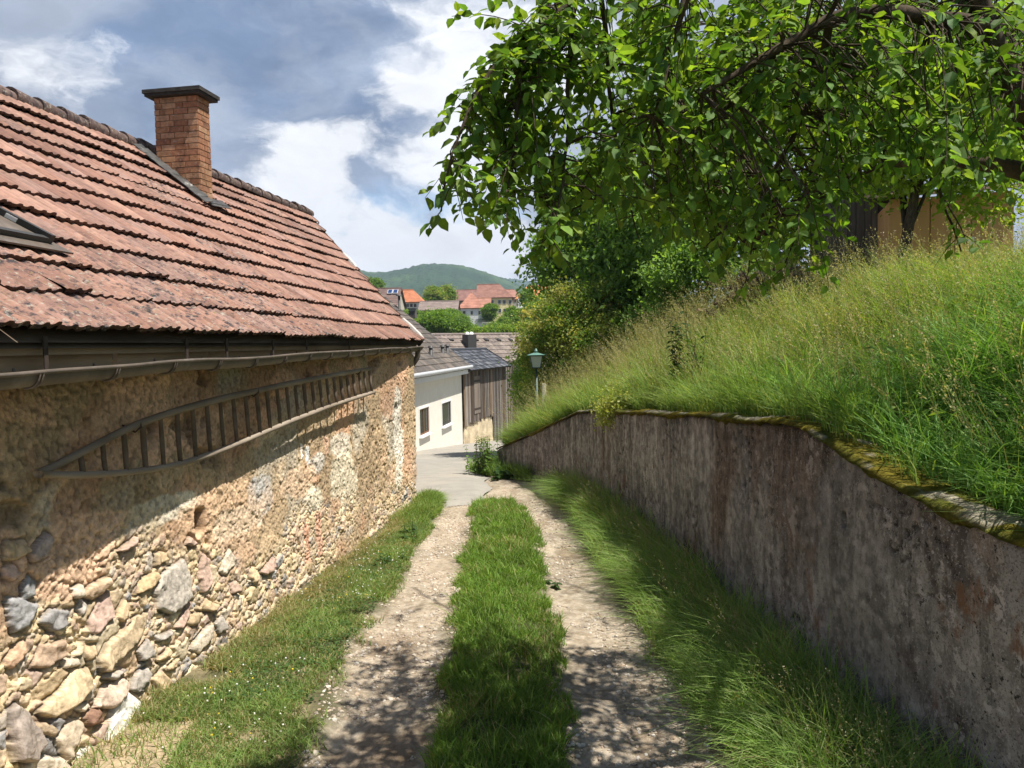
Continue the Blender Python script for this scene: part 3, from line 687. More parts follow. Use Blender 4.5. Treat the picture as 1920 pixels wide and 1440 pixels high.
def meadow():
    ch = []
    n = 190000; Y = 2.2+(rng.random(n)**1.1)*19; d = .22+rng.random(n)**1.15*5.2; X = xret(Y)+d
    dens = (.5+.7*fbm(X*1.5, Y*1.5, 3, 131)); keep = (rng.random(n) < dens); X, Y, d = X[keep], Y[keep], d[keep]; n = len(X); Z = bankz(X, Y)
    tone = fbm(X*.9, Y*.9, 3, 133); near = sst(8.5, 5.0, Y)
    c = pick(G_MEAD, n); g = rng.random(n) < (.18+.6*near+.7*(tone-.5)); c[g] = pick(G_TALL, g.sum()); dr = rng.random(n) < .05*(1-near); c[dr] = pick([(.33, .27, .15), (.30, .28, .13)], dr.sum())
    clump = fbm(X*2.6, Y*2.6, 3, 139); tilt = np.stack([fbm(X*1.1, Y*1.1, 2, 141)-.5, fbm(X*1.1+9, Y*1.1, 2, 142)-.5], 1)
    h = (.24+.46*rng.random(n))*(.45+.65*tone+.55*sst(.4, .7, clump))*np.clip(.70+d*.8, 0, 1); l = rng.normal(size=(n, 2))*.50+np.array([-.12, -.04])+tilt*1.6
    c = c*(.72+.56*clump)[:, None]; yel = sst(.52, .66, fbm(X*1.4+3, Y*1.4, 3, 143)); c = c*(1+yel[:, None]*np.array([.22, .12, .05]))
    nr = sst(8.5, 5.0, Y); h = h*(1-.12*nr)*(1-.25*sst(8, 11, Y)*sst(1.5, 3, d)); c = c*(1+nr[:, None]*np.array([-.12, .08, -.05]))
    ch.append(blades(X, Y, Z-.02, h, (.0046+.003*rng.random(n))*(1+.75*nr*rng.random(n))+Y*.00042, l*(1+.5*nr)[:, None], c, bend=.8))
    n = 5200; Y = 3.0+(rng.random(n)**.9)*15; d = .35+rng.random(n)**1.1*4.2; X = xret(Y)+d; Z = bankz(X, Y)
    h = (.48+.46*rng.random(n))*(.8+.55*fbm(X*1.3, Y*1.3, 3, 147))*(1+.25*sst(9, 13, Y)); l = rng.normal(size=(n, 2))*.18+np.array([-.26, -.05]); c = pick([(.32, .30, .14), (.27, .29, .12), (.36, .31, .18)], n)
    ch.append(blades(X, Y, Z, h, np.full(n, .0028)+Y*.0003, l, c, bend=.5)); ch.append(heads(np.stack([X, Y, Z], 1), h, l, pick([(.46, .42, .20), (.40, .40, .17), (.50, .43, .28), (.36, .38, .16)], n), 13, .33, .017))
    # broad-leaved weeds and a few dead stalks between the grasses
    n = 420; Y = 3.2+rng.random(n)**1.1*13; X = xret(Y)+.3+rng.random(n)*4.2; hw = .2+.45*rng.random(n); k = fbm(X*1.2, Y*1.2, 3, 145) > .46; X, Y, hw = X[k], Y[k], hw[k]; n = len(X); q = 16
    t = rng.random((n, q)); P = np.stack([X, Y, bankz(X, Y)], 1)[:, None]+rng.normal(size=(n, q, 3))*np.array([.07, .07, .02]); P[..., 2] += t*hw[:, None]; P = P.reshape(-1, 3)
    dd = rand_unit(len(P)); dd[:, 2] = dd[:, 2]*.4-.1; lf = np.array([[0, 0, 0], [.45, .24, .08], [1, 0, -.15], [.45, -.24, .08]])
    ch.append(scatter(lf, [[0, 1, 2], [0, 2, 3]], frames(dd, np.array([[0, 0, 1.]])+rand_unit(len(P))*.5), P, .05+.07*rng.random(len(P)), np.repeat(pick([(.10, .20, .04), (.15, .26, .05), (.20, .30, .06), (.08, .16, .04)], n), q, 0)))
    # blades hanging over the mossy top
    n = 9000; Y = 2.6+rng.random(n)**1.2*13; X = xret(Y)+.06+.34*rng.random(n)**.7; Z = zret(Y)+.03
    k = fbm(Y*1.7, X*2, 3, 137) > .47; X, Y, Z = X[k], Y[k], Z[k]; n = len(X)
    ch.append(blades(X, Y, Z-.01, .12+.3*rng.random(n)**1.5, .004+.003*rng.random(n)+Y*.0003, rng.normal(size=(n, 2))*.35+np.array([-.5, -.1]), pick(G_MEAD+G_TALL, n), bend=.9))
    grass_obj('meadow_grass', ch, 'tall flowering meadow grass covering the bank above the concrete wall')
meadow()
def weeds_far():
    # weedy edge at the end of the concrete wall and along the road
    n = 9000; Y = 15.2+rng.random(n)*20; X = xret(Y)-.1-rng.random(n)**1.5*.55*sst(14.5, 17.5, Y)+.5*(Y > 18)*rng.random(n); Z = zp(Y)
    h = .15+.3*rng.random(n)
    grass_obj('weedy_grass', [blades(X, Y, Z-.01, h, .012+.006*rng.random(n), rng.normal(size=(n, 2))*.4, pick(G_TALL+G_FRESH, n))], 'light green weeds at the road edge beyond the concrete wall')
weeds_far()
# ------------------------------------------------------------------ the stone barn on the left
Zv = np.array([0, 0, 1.0])
HE = R(5.5)                                              # heading of the eave; the ridge runs a little askew to it
def _dir(h): return np.array([math.sin(h), math.cos(h), 0]), np.array([-math.cos(h), math.sin(h), 0])
de, le = _dir(HE); d2, lp = _dir(HB)
EV = at(790, 640, 12.6)                                  # far end of the eave
_n40 = -math.sin(R(40.5))*lp+math.cos(R(40.5))*Zv
RIDGE = on_plane(580, 405, EV, _n40)                     # far end of the ridge
SKEW = float((RIDGE-EV)@d2); RF = RIDGE-d2*SKEW; RL = float(np.linalg.norm(RF-EV)); UL = 10.6; NROW = 12
HALF = float((RIDGE-EV)@lp); TH = R(39)
def _sl(u):
    u = np.asarray(u, float)[..., None]; e = EV-de*u; r = RF-d2*u; return e, r-e
def slope_at(u): e, q = _sl(u); return q/np.linalg.norm(q, axis=-1, keepdims=True)
def norm_at(u): q = slope_at(u); return np.cross(np.broadcast_to(d2, q.shape), q)
def roofp(u, v, n=0.0):
    u, v, n = np.broadcast_arrays(np.asarray(u, float), np.asarray(v, float), np.asarray(n, float))
    e, q = _sl(u); return e+q*(v/RL)[..., None]+norm_at(u)*n[..., None]
def umin(v): return -SKEW*np.asarray(v, float)/RL
def roof_uv(px, py):
    u, v = 4.0, RL/2
    for _ in range(40):
        f0 = np.array(proj(roofp(u, v)))-(px, py); e = 1e-3
        J = np.array([(np.array(proj(roofp(u+e, v)))-(px, py)-f0)/e, (np.array(proj(roofp(u, v+e)))-(px, py)-f0)/e]).T
        st = np.clip(np.linalg.solve(J, f0), -1, 1); u, v = u-st[0], v-st[1]
    return u, v
rn = norm_at(4.0); slope = slope_at(4.0)
barn = thing('stone_barn', 'old rubble stone barn with red tiled roof and brick chimney on the left', 'barn', (WC[0]-1, 7.5, 0))

def build_rubble():
    # the wall seen from the lane: stones are real relief
    L = 11.2; n1, n2 = 1250, 270
    s = np.linspace(0, 1, n1)**.86*L; s = L-s[::-1] if False else s   # s = distance from the far corner
    s = np.linspace(0, 1, n1); s = L*(.55*s+.45*s**.75)
    zt = 2.46; z = np.linspace(-.2, zt, n2)
    S, Zz = np.meshgrid(s, z, indexing='ij')
    wx = S+(fbm(S*5, Zz*5, 3, 201)-.5)*.12; wz = Zz+(fbm(S*5+9, Zz*5, 3, 202)-.5)*.10
    wx = wx+(fbm(S*17, Zz*17, 3, 203)-.5)*.055; wz = wz+(fbm(S*17+5, Zz*17, 3, 204)-.5)*.05
    cs = []; r_ = np.random.default_rng(5)
    G = {}
    big0 = [(7.7, .62, .17), (8.1, .52, .10), (8.6, .60, .13), (7.35, .42, .12), (8.15, .20, .16), (9.0, .22, .17), (6.9, .72, .085), (6.35, .62, .09), (9.4, .45, .13), (8.75, -.05, .16), (9.3, -.02, .15), (7.75, -.02, .13), (7.0, .12, .10), (8.55, .30, .09), (6.6, .33, .08), (9.55, .85, .12), (9.1, .72, .08)]
    for it in range(46000):
        if it < len(big0): cx, cz, rad = big0[it]
        else:
            cx = r_.random()*(L+.4)-.2; cz = r_.random()*(zt+.5)-.35
            near = np.clip((cx-4.2)/3.5, 0, 1); low = np.clip((1.25-cz)/1.1, 0, 1)
            rad = (.030+.022*near*low+.016*low)*(.55+1.5*r_.random()**3.0)
        k = (int(cx//.3), int(cz//.3)); ok = True
        for i in (-1, 0, 1):
            for j in (-1, 0, 1):
                for (ax, az, ar) in G.get((k[0]+i, k[1]+j), ()):
                    if ((ax-cx)/1.28)**2+(az-cz)**2 < (.72*(ar+rad))**2: ok = False; break
                if not ok: break
            if not ok: break
        if ok: G.setdefault(k, []).append((cx, cz, rad)); cs.append((cx, cz, rad))
    cs = np.array(cs); nst = len(cs)
    ang = (r_.random(nst)-.5)*1.7-.35; asp = 1.1+1.1*r_.random(nst); pw = 1.3+2.2*r_.random(nst)
    D1 = np.full(S.shape, 9.0, np.float32); D2 = D1.copy(); ID = np.zeros(S.shape, int); LX = np.zeros(S.shape, np.float32); LZ = LX.copy()
    for i in range(nst):
        cx, cz, rad = cs[i]
        i0, i1 = np.searchsorted(s, [cx-rad*3.4-.2, cx+rad*3.4+.2]); j0, j1 = np.searchsorted(z, [cz-rad*3.4-.2, cz+rad*3.4+.2])
        if i1 <= i0 or j1 <= j0: continue
        dx = wx[i0:i1, j0:j1]-cx; dz = wz[i0:i1, j0:j1]-cz; ca, sa = math.cos(ang[i]), math.sin(ang[i])
        u = (dx*ca+dz*sa)/asp[i]**.7; v = (-dx*sa+dz*ca)*asp[i]**.3
        d = ((np.abs(u)**pw[i]+np.abs(v)**pw[i])**(1/pw[i])-rad)/(.5*rad+.025)
        A1 = D1[i0:i1, j0:j1]; A2 = D2[i0:i1, j0:j1]; m = d < A1
        A2[m] = A1[m]; A2[~m] = np.minimum(A2[~m], d[~m]); A1[m] = d[m]; ID[i0:i1, j0:j1][m] = i
        LX[i0:i1, j0:j1][m] = u[m]; LZ[i0:i1, j0:j1][m] = v[m]
    gap = D2-D1
    crack = fbm(S*6, Zz*6, 3, 206)
    stone = sst(.06, .30, gap-(crack-.5)*.25)*sst(.75, .35, D1)
    tilt = (r_.random((nst, 2))-.5)*np.array([.55, .35])+np.array([0, .28]); amp = .006+.030*r_.random(nst)**1.4*np.clip(cs[:, 2]/.07, .5, 1.6)
    lineh = np.interp(S, [0, 2, 3.5, 5, 6.0, 7, 8, 11], [.40, .42, .46, .62, .92, 1.08, 1.1, 1.0])
    far = sst(4.5, 2.0, S)
    pn = fbm(S*1.3, Zz*1.5, 4, 205)
    cover = sst(-.2, .22, (Zz-lineh)+(pn-.5)*(1.5-.7*sst(5, 7, S)))
    pink = sst(.54, .60, fbm(S*1.25+4, Zz*1.5+2, 4, 207))*sst(.25, .5, Zz)
    pink = pink*(1-sst(5.6, 6.4, S)*sst(1.0, .8, Zz)); pink = np.maximum(pink, 0*sst(1.2, .6, ((S-8.5)/.75)**2+((Zz-.93)/.24)**2+(fbm(S*5, Zz*5, 3, 208)-.5)*1.4))
    cover = np.maximum(cover*.96, pink*.90)
    hd_ = np.array([math.sin(HW), math.cos(HW)]); nn3 = np.array([math.cos(HW), -math.sin(HW), 0])
    def sz(px, py):
        P = on_plane(px, py, (WC[0], WC[1], 0), nn3); return float(WC[0]-P[0])*hd_[0]+float(WC[1]-P[1])*hd_[1], float(P[2])
    # the larger stones one can pick out, traced as blocks with their own relief
    A_ = lambda P: [(x/2.437, 712+y/2.437) for x, y in P]; B_ = lambda P: [(x/3, 960+y/3) for x, y in P]
    TAN, PNK, GRY, LGT, DRK = (.50, .37, .23), (.47, .33, .255), (.37, .325, .28), (.57, .48, .37), (.25, .235, .225)
    BLK = [(A_([(712, 900), (825, 812), (843, 870), (845, 1000), (760, 1070), (700, 1050), (693, 960)]), (.40, .35, .295), .05), (A_([(600, 985), (640, 900), (700, 878), (705, 910), (660, 960)]), (.50, .36, .21), .04),
     (A_([(895, 900), (920, 790), (955, 830), (945, 930), (905, 975)]), (.49, .345, .27), .04), (A_([(985, 880), (1040, 765), (1065, 840), (1010, 890)]), LGT, .04), (A_([(155, 1100), (210, 1045), (295, 1050), (270, 1120), (210, 1150)]), DRK, .05),
     (A_([(10, 1000), (75, 985), (150, 1030), (100, 1130), (35, 1160), (15, 1080)]), (.29, .28, .275), .05), (A_([(75, 960), (110, 890), (155, 930), (130, 985), (85, 1000)]), (.32, .31, .30), .04), (A_([(0, 860), (50, 840), (70, 890), (20, 925), (0, 915)]), PNK, .04),
     (A_([(440, 1210), (600, 1085), (655, 1060), (630, 1160), (520, 1260), (420, 1330), (405, 1290)]), (.54, .41, .265), .06), (A_([(360, 960), (470, 900), (485, 930), (400, 1005), (365, 990)]), (.49, .35, .235), .04), (A_([(300, 950), (350, 935), (350, 990), (310, 1000)]), LGT, .03),
     (A_([(370, 1110), (440, 990), (490, 960), (480, 1090), (420, 1150), (380, 1165)]), (.47, .33, .265), .05), (A_([(505, 1085), (550, 1000), (570, 1050), (530, 1105)]), TAN, .04), (A_([(110, 800), (190, 690), (220, 720), (190, 800), (130, 840)]), (.42, .335, .285), .045),
     (A_([(0, 740), (95, 730), (105, 790), (20, 830), (0, 820)]), TAN, .045), (A_([(165, 1210), (250, 1190), (260, 1260), (180, 1320), (110, 1320)]), (.47, .335, .235), .05), (A_([(0, 1290), (60, 1200), (105, 1190), (90, 1250), (20, 1330)]), (.49, .32, .21), .045),
     (A_([(255, 1275), (320, 1265), (325, 1300), (260, 1310)]), LGT, .04), (A_([(335, 1250), (350, 1200), (410, 1210), (400, 1260), (350, 1280)]), TAN, .04), (A_([(675, 1280), (740, 1220), (750, 1250), (690, 1290)]), TAN, .04), (A_([(680, 1170), (755, 1140), (745, 1170), (690, 1195)]), GRY, .04),
     (A_([(550, 1420), (570, 1360), (635, 1310), (640, 1350), (600, 1420)]), GRY, .045), (A_([(655, 1370), (700, 1320), (740, 1390), (700, 1430)]), PNK, .04), (A_([(1170, 880), (1230, 810), (1240, 860), (1190, 895)]), (.42, .29, .23), .04), (A_([(1120, 900), (1140, 850), (1170, 900), (1130, 930)]), TAN, .03),
     (A_([(520, 780), (610, 715), (600, 750), (530, 790)]), PNK, .045), (A_([(700, 850), (700, 790), (750, 780), (760, 830)]), TAN, .03), (A_([(840, 750), (860, 710), (895, 750), (870, 765)]), PNK, .03), (A_([(870, 1050), (915, 1000), (965, 1030), (940, 1060)]), TAN, .035), (A_([(950, 1110), (985, 1075), (1005, 1140), (970, 1160)]), GRY, .035),
     (A_([(800, 1120), (850, 1070), (900, 1060), (870, 1120)]), TAN, .035), (A_([(770, 1130), (840, 1020), (865, 1010), (830, 1090), (790, 1140)]), PNK, .035), (A_([(330, 1040), (350, 1000), (385, 1030), (350, 1080)]), GRY, .03), (A_([(1030, 930), (1060, 920), (1070, 970), (1040, 975)]), PNK, .03), (A_([(590, 1240), (640, 1180), (660, 1260), (610, 1280)]), GRY, .035),
     (A_([(430, 1350), (545, 1310), (480, 1365), (420, 1365)]), GRY, .05), (A_([(720, 1310), (780, 1270), (770, 1320), (720, 1330)]), TAN, .03), (A_([(830, 1230), (860, 1190), (930, 1110), (925, 1180), (870, 1250)]), LGT, .03),
     (B_([(0, 1110), (40, 1075), (110, 1110), (165, 1290), (110, 1400), (0, 1400)]), (.36, .295, .25), .08), (B_([(240, 1280), (330, 1150), (400, 1180), (350, 1290), (290, 1400)]), (.46, .37, .27), .07), (B_([(410, 1150), (440, 1100), (490, 1110), (515, 1180), (430, 1195)]), (.25, .145, .10), .05),
     (B_([(500, 1290), (600, 1040), (660, 1010), (720, 1060), (745, 1190), (600, 1290)]), (.60, .57, .52), .05), (B_([(470, 1100), (530, 980), (640, 925), (680, 960), (640, 1020), (560, 1100)]), (.55, .42, .325), .06), (B_([(150, 1130), (280, 1000), (380, 870), (440, 870), (450, 980), (330, 1090), (230, 1160)]), (.50, .38, .24), .06),
     (B_([(80, 1440), (130, 1370), (270, 1380), (300, 1440), (290, 1500), (90, 1500)]), LGT, .06), (B_([(330, 1440), (370, 1330), (480, 1310), (420, 1440), (350, 1500)]), (.55, .51, .45), .06), (B_([(680, 1000), (720, 900), (780, 875), (790, 920), (740, 990)]), GRY, .05), (B_([(800, 940), (860, 890), (930, 960), (880, 1010)]), TAN, .04),
     (B_([(120, 1190), (190, 1170), (240, 1210), (225, 1260), (150, 1250)]), (.44, .33, .22), .06), (B_([(360, 1110), (430, 1060), (450, 1090), (400, 1125)]), LGT, .05)]
    BH = np.zeros(S.shape); BM = np.zeros(S.shape); BC = np.zeros(S.shape+(3,)); HOLE = np.zeros(S.shape)
    for poly, bc, ba in BLK:
        Q = np.array([sz(*p) for p in poly]); cen = Q.mean(0); lo, hi = Q.min(0)-.08, Q.max(0)+.08
        i0, i1 = np.searchsorted(s, [lo[0], hi[0]]); j0, j1 = np.searchsorted(z, [lo[1], hi[1]])
        if i1-i0 < 2 or j1-j0 < 2: continue
        X_ = S[i0:i1, j0:j1]+(fbm(S[i0:i1, j0:j1]*14, Zz[i0:i1, j0:j1]*14, 3, 291)-.5)*.03; Y_ = Zz[i0:i1, j0:j1]+(fbm(S[i0:i1, j0:j1]*14+7, Zz[i0:i1, j0:j1]*14, 3, 292)-.5)*.03
        ins = np.zeros(X_.shape, bool); dm = np.full(X_.shape, 9.0)
        for a_ in range(len(Q)):
            p, q = Q[a_], Q[a_-1]; dx, dy = q-p; t_ = np.clip(((X_-p[0])*dx+(Y_-p[1])*dy)/(dx*dx+dy*dy), 0, 1); dm = np.minimum(dm, np.hypot(X_-p[0]-t_*dx, Y_-p[1]-t_*dy))
            if abs(dy) > 1e-9: ins ^= ((p[1] > Y_) != (q[1] > Y_)) & (X_ < dx*(Y_-p[1])/dy+p[0])
        sd = np.where(ins, dm, -dm); hgt = np.where(ins, ba*.62*(.5+.5*sst(0, .014, sd))+(r_.random()-.5)*.28*(X_-cen[0])+(.05+.2*r_.random())*(Y_-cen[1])*-1, 0)
        fac = (np.abs((fbm(X_*5+a_, Y_*5, 2, 293)-.5))*.09+.012*(fbm(X_*22, Y_*22, 3, 294)-.5))*ins
        BH[i0:i1, j0:j1] = np.where(ins, np.maximum(hgt, .008)+fac, BH[i0:i1, j0:j1]); BM[i0:i1, j0:j1] = np.where(ins, 1, BM[i0:i1, j0:j1])
        BC[i0:i1, j0:j1] = np.where(ins[..., None], np.array(bc)*(.9+.2*r_.random())*(1+.5*(fbm(X_*7, Y_*9, 4, 295)-.5)+.35*(fbm(X_*40, Y_*40, 2, 296)-.5))[..., None], BC[i0:i1, j0:j1])
        HOLE[i0:i1, j0:j1] = np.maximum(HOLE[i0:i1, j0:j1], np.where(~ins, np.exp(-(dm/.016)**2), 0))
    HOLE = HOLE*(1-BM); cover = cover*(1-BM)*(1-.8*sst(.2, .7, HOLE))
    facet = tilt[ID, 0]*LX+tilt[ID, 1]*LZ
    rough1 = fbm(S*9, Zz*9, 4, 211)-.5; rough2 = fbm(S*30, Zz*34, 3, 212)-.5; rough3 = fbm(S*62, Zz*70, 2, 213)-.5
    crumb = sst(.42, .62, fbm(S*2+8, Zz*2, 3, 214)); rough2 = rough2*.6+(fbm(S*48, Zz*52, 3, 220)-.5)*.6
    hs = stone*(amp[ID]+facet*.40)+.012*rough2*stone+.008*rough1*stone
    gran = sst(.45, .75, vn(S*44, Zz*50, 215))
    hp = .012*rough1+.009*rough2*(.15+crumb)+.005*rough3+.004*gran*crumb+.010+.010*sst(.52, .56, fbm(S*1.9+5, Zz*2.3, 4, 222))+.008*sst(.50, .53, fbm(S*2.9+15, Zz*3.3, 4, 224))
    peb = far*sst(2.0, 1.3, Zz)
    depth = hs*(1-cover)+hp*cover-.014*(1-cover)*(1-stone)+.014*rough2*(1-stone)+.007*rough3
    depth = depth*(1-.45*peb)+.016*peb*(fbm(S*34, Zz*20, 3, 217)-.5+.3*rough1)-.014*peb*sst(.62, .72, vn(S*30, Zz*17, 218))
    depth = np.where(BM > 0, BH, depth-.022*HOLE)
    hol = sst(.70, .76, fbm(S*2.4+1, Zz*3.1, 4, 216))*cover*sst(1.2, 1.8, Zz); depth -= .045*hol
    slot = np.exp(-((S-6.4)/.07)**6-((Zz-1.12)/.10)**6); depth -= .12*slot      # putlog hole under the rack
    batter = .05*sst(1.0, 0, Zz)*sst(1.5, 6, S)+.04*(fbm(S*.5, Zz*.6, 2, 219)-.5)
    # colours
    pal = np.array([(.47, .345, .205), (.50, .38, .235), (.42, .29, .185), (.43, .345, .255), (.36, .30, .24), (.47, .335, .235), (.45, .325, .25), (.27, .25, .235), (.52, .42, .28), (.44, .34, .22), (.50, .385, .225), (.37, .265, .19), (.46, .34, .21), (.49, .37, .24)])
    sc_ = pal[r_.integers(0, len(pal), nst)]*(.78+.4*r_.random((nst, 1)))
    cst = sc_[ID]*(1+(rough2[..., None])*.35+(rough1[..., None])*.3)
    sandy = np.array([.55, .42, .25])
    mort = sandy*(.78+.5*fbm(S*14, Zz*14, 3, 221))[..., None]
    lo = cst*stone[..., None]+mort*(1-stone[..., None])
    tone = fbm(S*.8+2, Zz*.9, 4, 223)[..., None]
    pl = np.array([.40, .285, .17])*(.75+.5*tone)
    k = sst(.48, .66, fbm(S*1.5+11, Zz*1.3, 4, 225))[..., None]; pl = pl+(np.array([.42, .36, .27])-pl)*.8*k
    k = sst(.52, .66, fbm(S*1.9+21, Zz*1.7, 4, 226))[..., None]; pl = pl+(np.array([.44, .245, .145])-pl)*.7*k
    pl = pl+(np.array([.58, .37, .235])-pl)*(.85*pink*(1-far*.4))[..., None]
    def blot(s0, z0, a, b, c, kk=.9):
        nonlocal pl
        dd = ((S-s0)/a)**2+((Zz-z0)/b)**2+(fbm(S*6, Zz*6, 3, int(s0*10)+300)-.5)*1.6
        pl = pl+(np.array(c)-pl)*(kk*sst(1.1, .7, dd))[..., None]
    px_ = [(484, 929, .30, .20, (.47, .45, .42)), (312, 954, .55, .12, (.62, .54, .41)), (250, 985, .35, .12, (.58, .47, .32)), (583, 950, .30, .30, (.62, .54, .40)), (590, 870, .25, .12, (.50, .45, .38)), (745, 820, .25, .8, (.60, .54, .44))]
    for (x_, y_, a_, b_, c_) in px_: blot(*sz(x_, y_), a_, b_, c_)
    pl_keep = 0; 0 and blot(4.55, 1.02, .33, .22, (.46, .44, .41)); blot(5.75, .98, .5, .16, (.60, .52, .40)); blot(3.2, .95, .45, .42, (.62, .53, .38)); blot(3.3, 1.35, .4, .14, (.50, .43, .33))
    pl = pl*(1+rough2[..., None]*.38+rough3[..., None]*.25)*(.86+.28*sst(.52, .56, fbm(S*1.9+5, Zz*2.3, 4, 222)))[..., None]
    fc = np.array([.66, .50, .29])*(.8+.45*tone); kk = sst(.5, .62, fbm(S*3+5, Zz*3, 4, 228))[..., None]; fc = fc+(np.array([.56, .36, .20])-fc)*.6*kk
    fc = fc*(1+rough2[..., None]*.8)
    col = lo*(1-cover[..., None])+pl*cover[..., None]
    col = col*(1-.72*peb[..., None])+fc*.72*peb[..., None]
    for (x_, y_, a_, b_, c_) in ((425, 960, .9, .34, (.58, .385, .235)), (131, 1040, .62, .24, (.62, .40, .26)), (560, 900, .5, .2, (.57, .39, .25))):
        s0_, z0_ = sz(x_, y_); dd = ((S-s0_)/a_)**2+((Zz-z0_)/b_)**2+(fbm(S*5, Zz*5, 3, int(x_))-.5)*1.5; pk_ = (sst(1.1, .6, dd)*(1-BM))[..., None]; 
        if x_ != 425: pl = pl+(np.array(c_)*(1+rough2[..., None]*.5)-pl)*.8*pk_; cover = np.maximum(cover, .93*pk_[..., 0])
        else: pl = pl+(np.array(c_)*(1+rough2[..., None]*.5)-pl)*.6*pk_; cover = np.maximum(cover, .85*pk_[..., 0])
    col = lo*(1-cover[..., None])+pl*cover[..., None]
    # lintel and brick bits round a walled-up opening
    for (xa, ya, xb, yb, c) in ((566, 985, 576, 1050, (.50, .28, .18)), (586, 965, 600, 1040, (.50, .30, .20)), (570, 838, 578, 870, (.64, .61, .56)), (604, 820, 614, 850, (.52, .33, .22)), (560, 832, 566, 860, (.62, .58, .52))):
        (s1, z1), (s0, z0) = sz(xa, ya), sz(xb, yb)
        mk = ((S > min(s0, s1)+rough1*.05)&(S < max(s0, s1)+rough1*.05)&(Zz > min(z0, z1)+rough2*.05)&(Zz < max(z0, z1)+rough2*.1))[..., None]; col = np.where(mk, np.array(c)*(1+rough3[..., None]*.5), col)
    col = np.where(BM[..., None] > 0, BC*np.array([1.18, 1.19, 1.2]), col*(1-.5*HOLE[..., None])*np.array([1.30, 1.33, 1.38]))
    pit = sst(.66, .74, vn(S*34, Zz*34, 231)); col = col*(1-.35*pit[..., None]*(cover*.6+.4)[..., None]); depth -= .006*pit
    col = col*(1-.5*hol[..., None])*(1-.85*slot[..., None])
    hd = np.array([math.sin(HW), math.cos(HW)]); nn = np.array([math.cos(HW), -math.sin(HW)])
    X = WC[0]-hd[0]*S+nn[0]*(depth+batter); Y = WC[1]-hd[1]*S+nn[1]*(depth+batter)
    V = np.stack([X, Y, Zz+0*S], -1)
    w_ = part('wall', V.reshape(-1, 3), gridF(n1, n2), M['rubble'], barn, np.clip(col, .01, .95).reshape(-1, 3), True)
    # core: the rest of the walls
    mb = MB(); wdt = 2*HALF-.2
    a = np.array([WC[0]-.10*nn[0], WC[1]-.10*nn[1]-.0, 0]); h3 = np.array([hd[0], hd[1], 0]); n3 = np.array([nn[0], nn[1], 0])
    ew = RIDGE-EV; ew[2] = 0; ew = ew/np.linalg.norm(ew); HL = float(np.linalg.norm((RIDGE-EV)[:2]))
    q = np.array([a, a-h3*L, a-h3*L+lp*(2*HALF), a+ew*(2*HL-.2)]); q[:, 2] = -2.0
    t = q.copy(); t[:, 2] = 2.40; mb.hexa(q, t, (.42, .31, .2))
    g0 = a.copy(); g0[2] = 2.40; g1 = a+ew*(2*HL-.3); g1[2] = 2.40; g2 = a+ew*(HL-.1); g2[2] = RIDGE[2]-.16
    for off in (0, -d2*.2):
        mb.add([g0+off, g1+off, g2+off], [[0, 1, 2]], (.42, .31, .2))
    # far end return of the wall, roughened
    zz = np.linspace(-.2, 2.46, 90); tt = np.linspace(0, 1.2, 40); Tt, Z2 = np.meshgrid(tt, zz, indexing='ij')
    b0 = np.array([V[0, :, 0], V[0, :, 1]]).T; zi = np.linspace(-.2, zt, n2)
    bx = np.interp(Z2, zi, b0[:, 0]); by = np.interp(Z2, zi, b0[:, 1]); rr = (fbm(Tt*9, Z2*9, 4, 240)-.5)*.05*sst(0, .1, Tt)
    mb.add(np.stack([bx+ew[0]*Tt-ew[1]*rr*0+ew[1]*rr, by+ew[1]*Tt-ew[0]*rr, Z2], -1).reshape(-1, 3), gridF(40, 90)[:, ::-1], (.52, .42, .28))
    mb.build('wall_core', M['rubble'], barn)
build_rubble()

